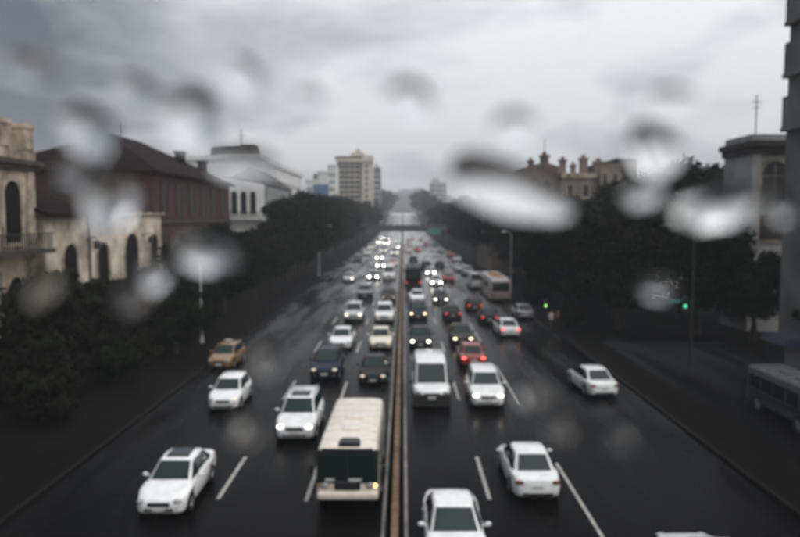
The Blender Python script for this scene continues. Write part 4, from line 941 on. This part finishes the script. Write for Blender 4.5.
# ------------------------------------------------------------------ pedestrians
def person(x, y, h, rz, label, top, trousers, lean=0.0):
    s = h / 1.75
    J = {'pel': (0, 0, .95), 'sp': (0, 0, 1.15), 'ch': (0, -.01, 1.38), 'nk': (0, 0, 1.50), 'hd0': (0, -.02, 1.58), 'hd1': (0, -.03, 1.70),
         'shl': (-.19, 0, 1.42), 'ell': (-.25, .02, 1.14), 'wrl': (-.26, -.10, .90), 'hal': (-.26, -.14, .82), 'shr': (.19, 0, 1.42), 'elr': (.25, .03, 1.14), 'wrr': (.25, -.06, .89), 'har': (.25, -.09, .81),
         'hpl': (-.10, 0, .90), 'knl': (-.11, -.06, .50), 'anl': (-.11, .02, .08), 'tol': (-.12, -.15, .04), 'hpr': (.10, 0, .90), 'knr': (.11, .02, .50), 'anr': (.11, .12, .08), 'tor': (.12, -.04, .04)}
    Rr = dict(pel=.15, sp=.14, ch=.16, nk=.06, hd0=.085, hd1=.095, shl=.075, ell=.05, wrl=.035, hal=.04, shr=.075, elr=.05, wrr=.035, har=.04, hpl=.10, knl=.065, anl=.045, tol=.04, hpr=.10, knr=.065, anr=.045, tor=.04)
    keys = list(J); idx = {k: i for i, k in enumerate(keys)}
    E = [('pel','sp'),('sp','ch'),('ch','nk'),('nk','hd0'),('hd0','hd1'),('ch','shl'),('shl','ell'),('ell','wrl'),('wrl','hal'),('ch','shr'),('shr','elr'),('elr','wrr'),('wrr','har'),('pel','hpl'),('hpl','knl'),('knl','anl'),('anl','tol'),('pel','hpr'),('hpr','knr'),('knr','anr'),('anr','tor')]
    me = bpy.data.meshes.new('person'); me.from_pydata([tuple(c * s for c in J[k]) for k in keys], [(idx[a], idx[b_]) for a, b_ in E], [])
    o = bpy.data.objects.new('person', me); C.objects.link(o)
    sk = o.modifiers.new('skin', 'SKIN'); 
    for i, k in enumerate(keys):
        sv = me.skin_vertices[0].data[i]; sv.radius = (Rr[k] * s * (1.15 if k in ('pel', 'sp', 'ch') else 1), Rr[k] * s * (.8 if k in ('pel', 'sp', 'ch') else 1)); sv.use_root = (k == 'pel')
    ss = o.modifiers.new('sub', 'SUBSURF'); ss.levels = 1; ss.render_levels = 1
    dg = bpy.context.evaluated_depsgraph_get(); ev = bpy.data.meshes.new_from_object(o.evaluated_get(dg)); o.modifiers.clear(); o.data = ev
    ev.materials.clear()
    for m_ in (mat('skin', (.28, .16, .11), .6), top, trousers, mat('dark_hair', (.015, .012, .01), .7), BLACK): ev.materials.append(m_)
    for p in ev.polygons:
        c = p.center / s; p.use_smooth = True
        if c.z > 1.66 or (c.z > 1.58 and c.y > .03): p.material_index = 3
        elif c.z > 1.50: p.material_index = 0
        elif c.z < .09: p.material_index = 4
        elif abs(c.x) > .19 and c.z < 1.10: p.material_index = 0
        elif c.z > .93: p.material_index = 1
        else: p.material_index = 2
    o.location = (x, y, .12); o.rotation_euler = (0, 0, rz)
    return tag(o, label, 'person', 'people waiting on the right pavement')
g = ground(551, 331)
person(g.x, g.y, 1.75, .5, 'person in a pale top standing on the right pavement beside the short green signal', mat('pale_shirt', (.55, .48, .42), .8), mat('dark_trousers', (.03, .03, .035), .8))
person(g.x + .75, g.y + .9, 1.68, 1.8, 'person in an orange brown top waiting behind the one in the pale top', mat('rust_shirt', (.30, .16, .09), .8), mat('brown_trousers', (.06, .04, .03), .8))

# ------------------------------------------------------------------ haze
HB = bpy.data.materials.new('haze_air'); HB.use_nodes = True
t = HB.node_tree; t.nodes.clear()
ho = t.nodes.new('ShaderNodeOutputMaterial'); pv = t.nodes.new('ShaderNodeVolumePrincipled')
pv.inputs['Color'].default_value = (0.93, 0.95, 0.98, 1); pv.inputs['Density'].default_value = 0.00052; pv.inputs['Anisotropy'].default_value = 0.1
t.links.new(pv.outputs[0], ho.inputs['Volume'])
hz = link('haze', MB().box(-1500, 1500, -120, 2900, -1.2, 105).mesh('haze'), HB); hz['kind'] = 'stuff'

# ------------------------------------------------------------------ rain drops on the window pane
YP = 0.16
pane_m = bpy.data.materials.new('clear_pane'); pane_m.use_nodes = True
t = pane_m.node_tree; t.nodes.clear()
po = t.nodes.new('ShaderNodeOutputMaterial'); tb_ = t.nodes.new('ShaderNodeBsdfTransparent'); tb_.inputs['Color'].default_value = (.97, .975, .975, 1)
t.links.new(tb_.outputs[0], po.inputs['Surface'])
tag(link('window_pane', MB().box(-1.5, 1.5, YP - .006, YP, 9.0, 11.0).mesh('window_pane'), pane_m), 'clear rain spotted window pane the avenue is seen through', 'window pane')
WATER = bpy.data.materials.new('rain_water'); WATER.use_nodes = True
t = WATER.node_tree; t.nodes.clear()
wo = t.nodes.new('ShaderNodeOutputMaterial'); wg = t.nodes.new('ShaderNodeBsdfGlass'); wg.inputs['IOR'].default_value = 1.333; wg.inputs['Roughness'].default_value = 0.0
t.links.new(wg.outputs[0], wo.inputs['Surface'])
def raindrop(px, py, w, h, ang, hr, label, lift=0.0):
    """px, py centre; w, h size in photo pixels; hr dome height relative to the half width"""
    c = at(px, py, YP); k = YP / F_PX
    a = w / 2 * k; b_ = h / 2 * k; H = hr * min(a, b_)
    nr, ns = 12, 36; rng = random.Random(int(px * 7 + py)); p1, p2 = rng.uniform(0, 6), rng.uniform(0, 6)
    az = lift * b_; vs = [(-az * math.sin(R(ang)), H, az * math.cos(R(ang)))]; ca, sa = math.cos(R(ang)), math.sin(R(ang))
    for j in range(1, nr + 1):
        r = j / nr
        for i in range(ns):
            th = 2 * math.pi * i / ns
            rr = 1 + .09 * math.sin(2 * th + p1) + .07 * math.sin(3 * th + p2) + .03 * math.sin(5 * th + p1)
            x, z = r * a * rr * math.cos(th), az + r * (b_ * rr * math.sin(th) - az)
            vs.append((x * ca - z * sa, H * (1 - r * r), x * sa + z * ca))
    fs = [(0, 1 + i, 1 + (i + 1) % ns) for i in range(ns)]
    for j in range(nr - 1):
        for i in range(ns):
            i2 = (i + 1) % ns; fs.append((1 + j*ns + i, 1 + (j+1)*ns + i, 1 + (j+1)*ns + i2, 1 + j*ns + i2))
    fs.append(tuple(1 + (nr-1)*ns + i for i in range(ns)))
    me = MB().add(vs, fs).mesh('raindrop', smooth=True, angle=30)
    o = link('raindrop', me, WATER, None, (c.x, YP + .0003, c.z))
    tag(o, label, 'raindrop', 'raindrops on the window pane')
for d_ in [
    (86, 130, 68, 48, -28, .60, 'slanting raindrop in the dark cloud over the ornate corner house', 0.42),
    (191, 117, 62, 58, -5, .60, 'round raindrop with dark top in the sky above the red roof', 0.42),
    (243, 75, 46, 34, -25, .46, 'faint small raindrop high in the sky above the white block', 0.34),
    (308, 98, 30, 20, -10, 0.36, 'faintest small raindrop in the sky, left of the beige tower'),
    (411, 100, 48, 40, -18, .52, 'raindrop in the bright sky right of the beige tower', 0.46),
    (513, 127, 42, 38, 0, .58, 'small round raindrop in the sky above the big stretched drop', 0.46),
    (655, 150, 52, 56, 5, .58, 'raindrop with dark top right of the turreted building', 0.42),
    (506, 188, 120, 58, -20, .62, 'biggest stretched raindrop in front of the right hand treetops', 0.3),
    (107, 198, 54, 74, 10, .62, 'tall raindrop over the red roof and the arched windows', 0.15),
    (717, 206, 76, 48, 14, 0.72, 'wide bright raindrop before the arched hall'),
    (155, 274, 34, 34, 0, 0.78, 'small bright raindrop on the beige wall by the last arched window'),
    (206, 254, 58, 38, -25, 0.78, 'slanting bright raindrop below the ochre brick wall'),
    (243, 163, 64, 32, -6, 0.47, 'bright raindrop in front of the white block'),
    (645, 194, 40, 26, 10, 0.63, 'small bright raindrop touching the dark wing roof'),
    (658, 288, 36, 24, 0, .48, 'dim raindrop over the dark trees above the green signal'),
    (776, 203, 36, 40, 0, .30, 'dim raindrop before the arched opening of the hall'),
    (133, 88, 44, 30, -20, 0.33, 'very faint raindrop in the dark cloud, upper left'),
    (30, 70, 60, 40, -20, 0.30, 'wide faint raindrop in the upper left corner cloud'),
    (670, 100, 60, 26, 0, 0.30, 'flat faint raindrop in the clouds, upper right'),
    (40, 284, 40, 44, 0, .30, 'round raindrop on the corner house ground floor'),
    (132, 300, 32, 26, 0, .36, 'dim raindrop over the small trees below the arched windows'),
    (533, 395, 30, 32, 0, 0.55, 'round faint raindrop over the asphalt right of the white crossover'),
    (560, 430, 26, 28, 0, 0.52, 'round faint raindrop over the empty asphalt below the lone white sedan'),
    (620, 440, 28, 28, 0, .36, 'dim raindrop over the dark asphalt, lower right'),
    (265, 361, 32, 34, 0, 0.55, 'round dim raindrop beside the ochre taxi'),
    (246, 430, 34, 36, 0, 0.52, 'dim raindrop left of the white crossover with sunroof'),
    (75, 174, 34, 26, 0, .30, 'small grey raindrop over the dark gable roof'),
]: raindrop(*d_)
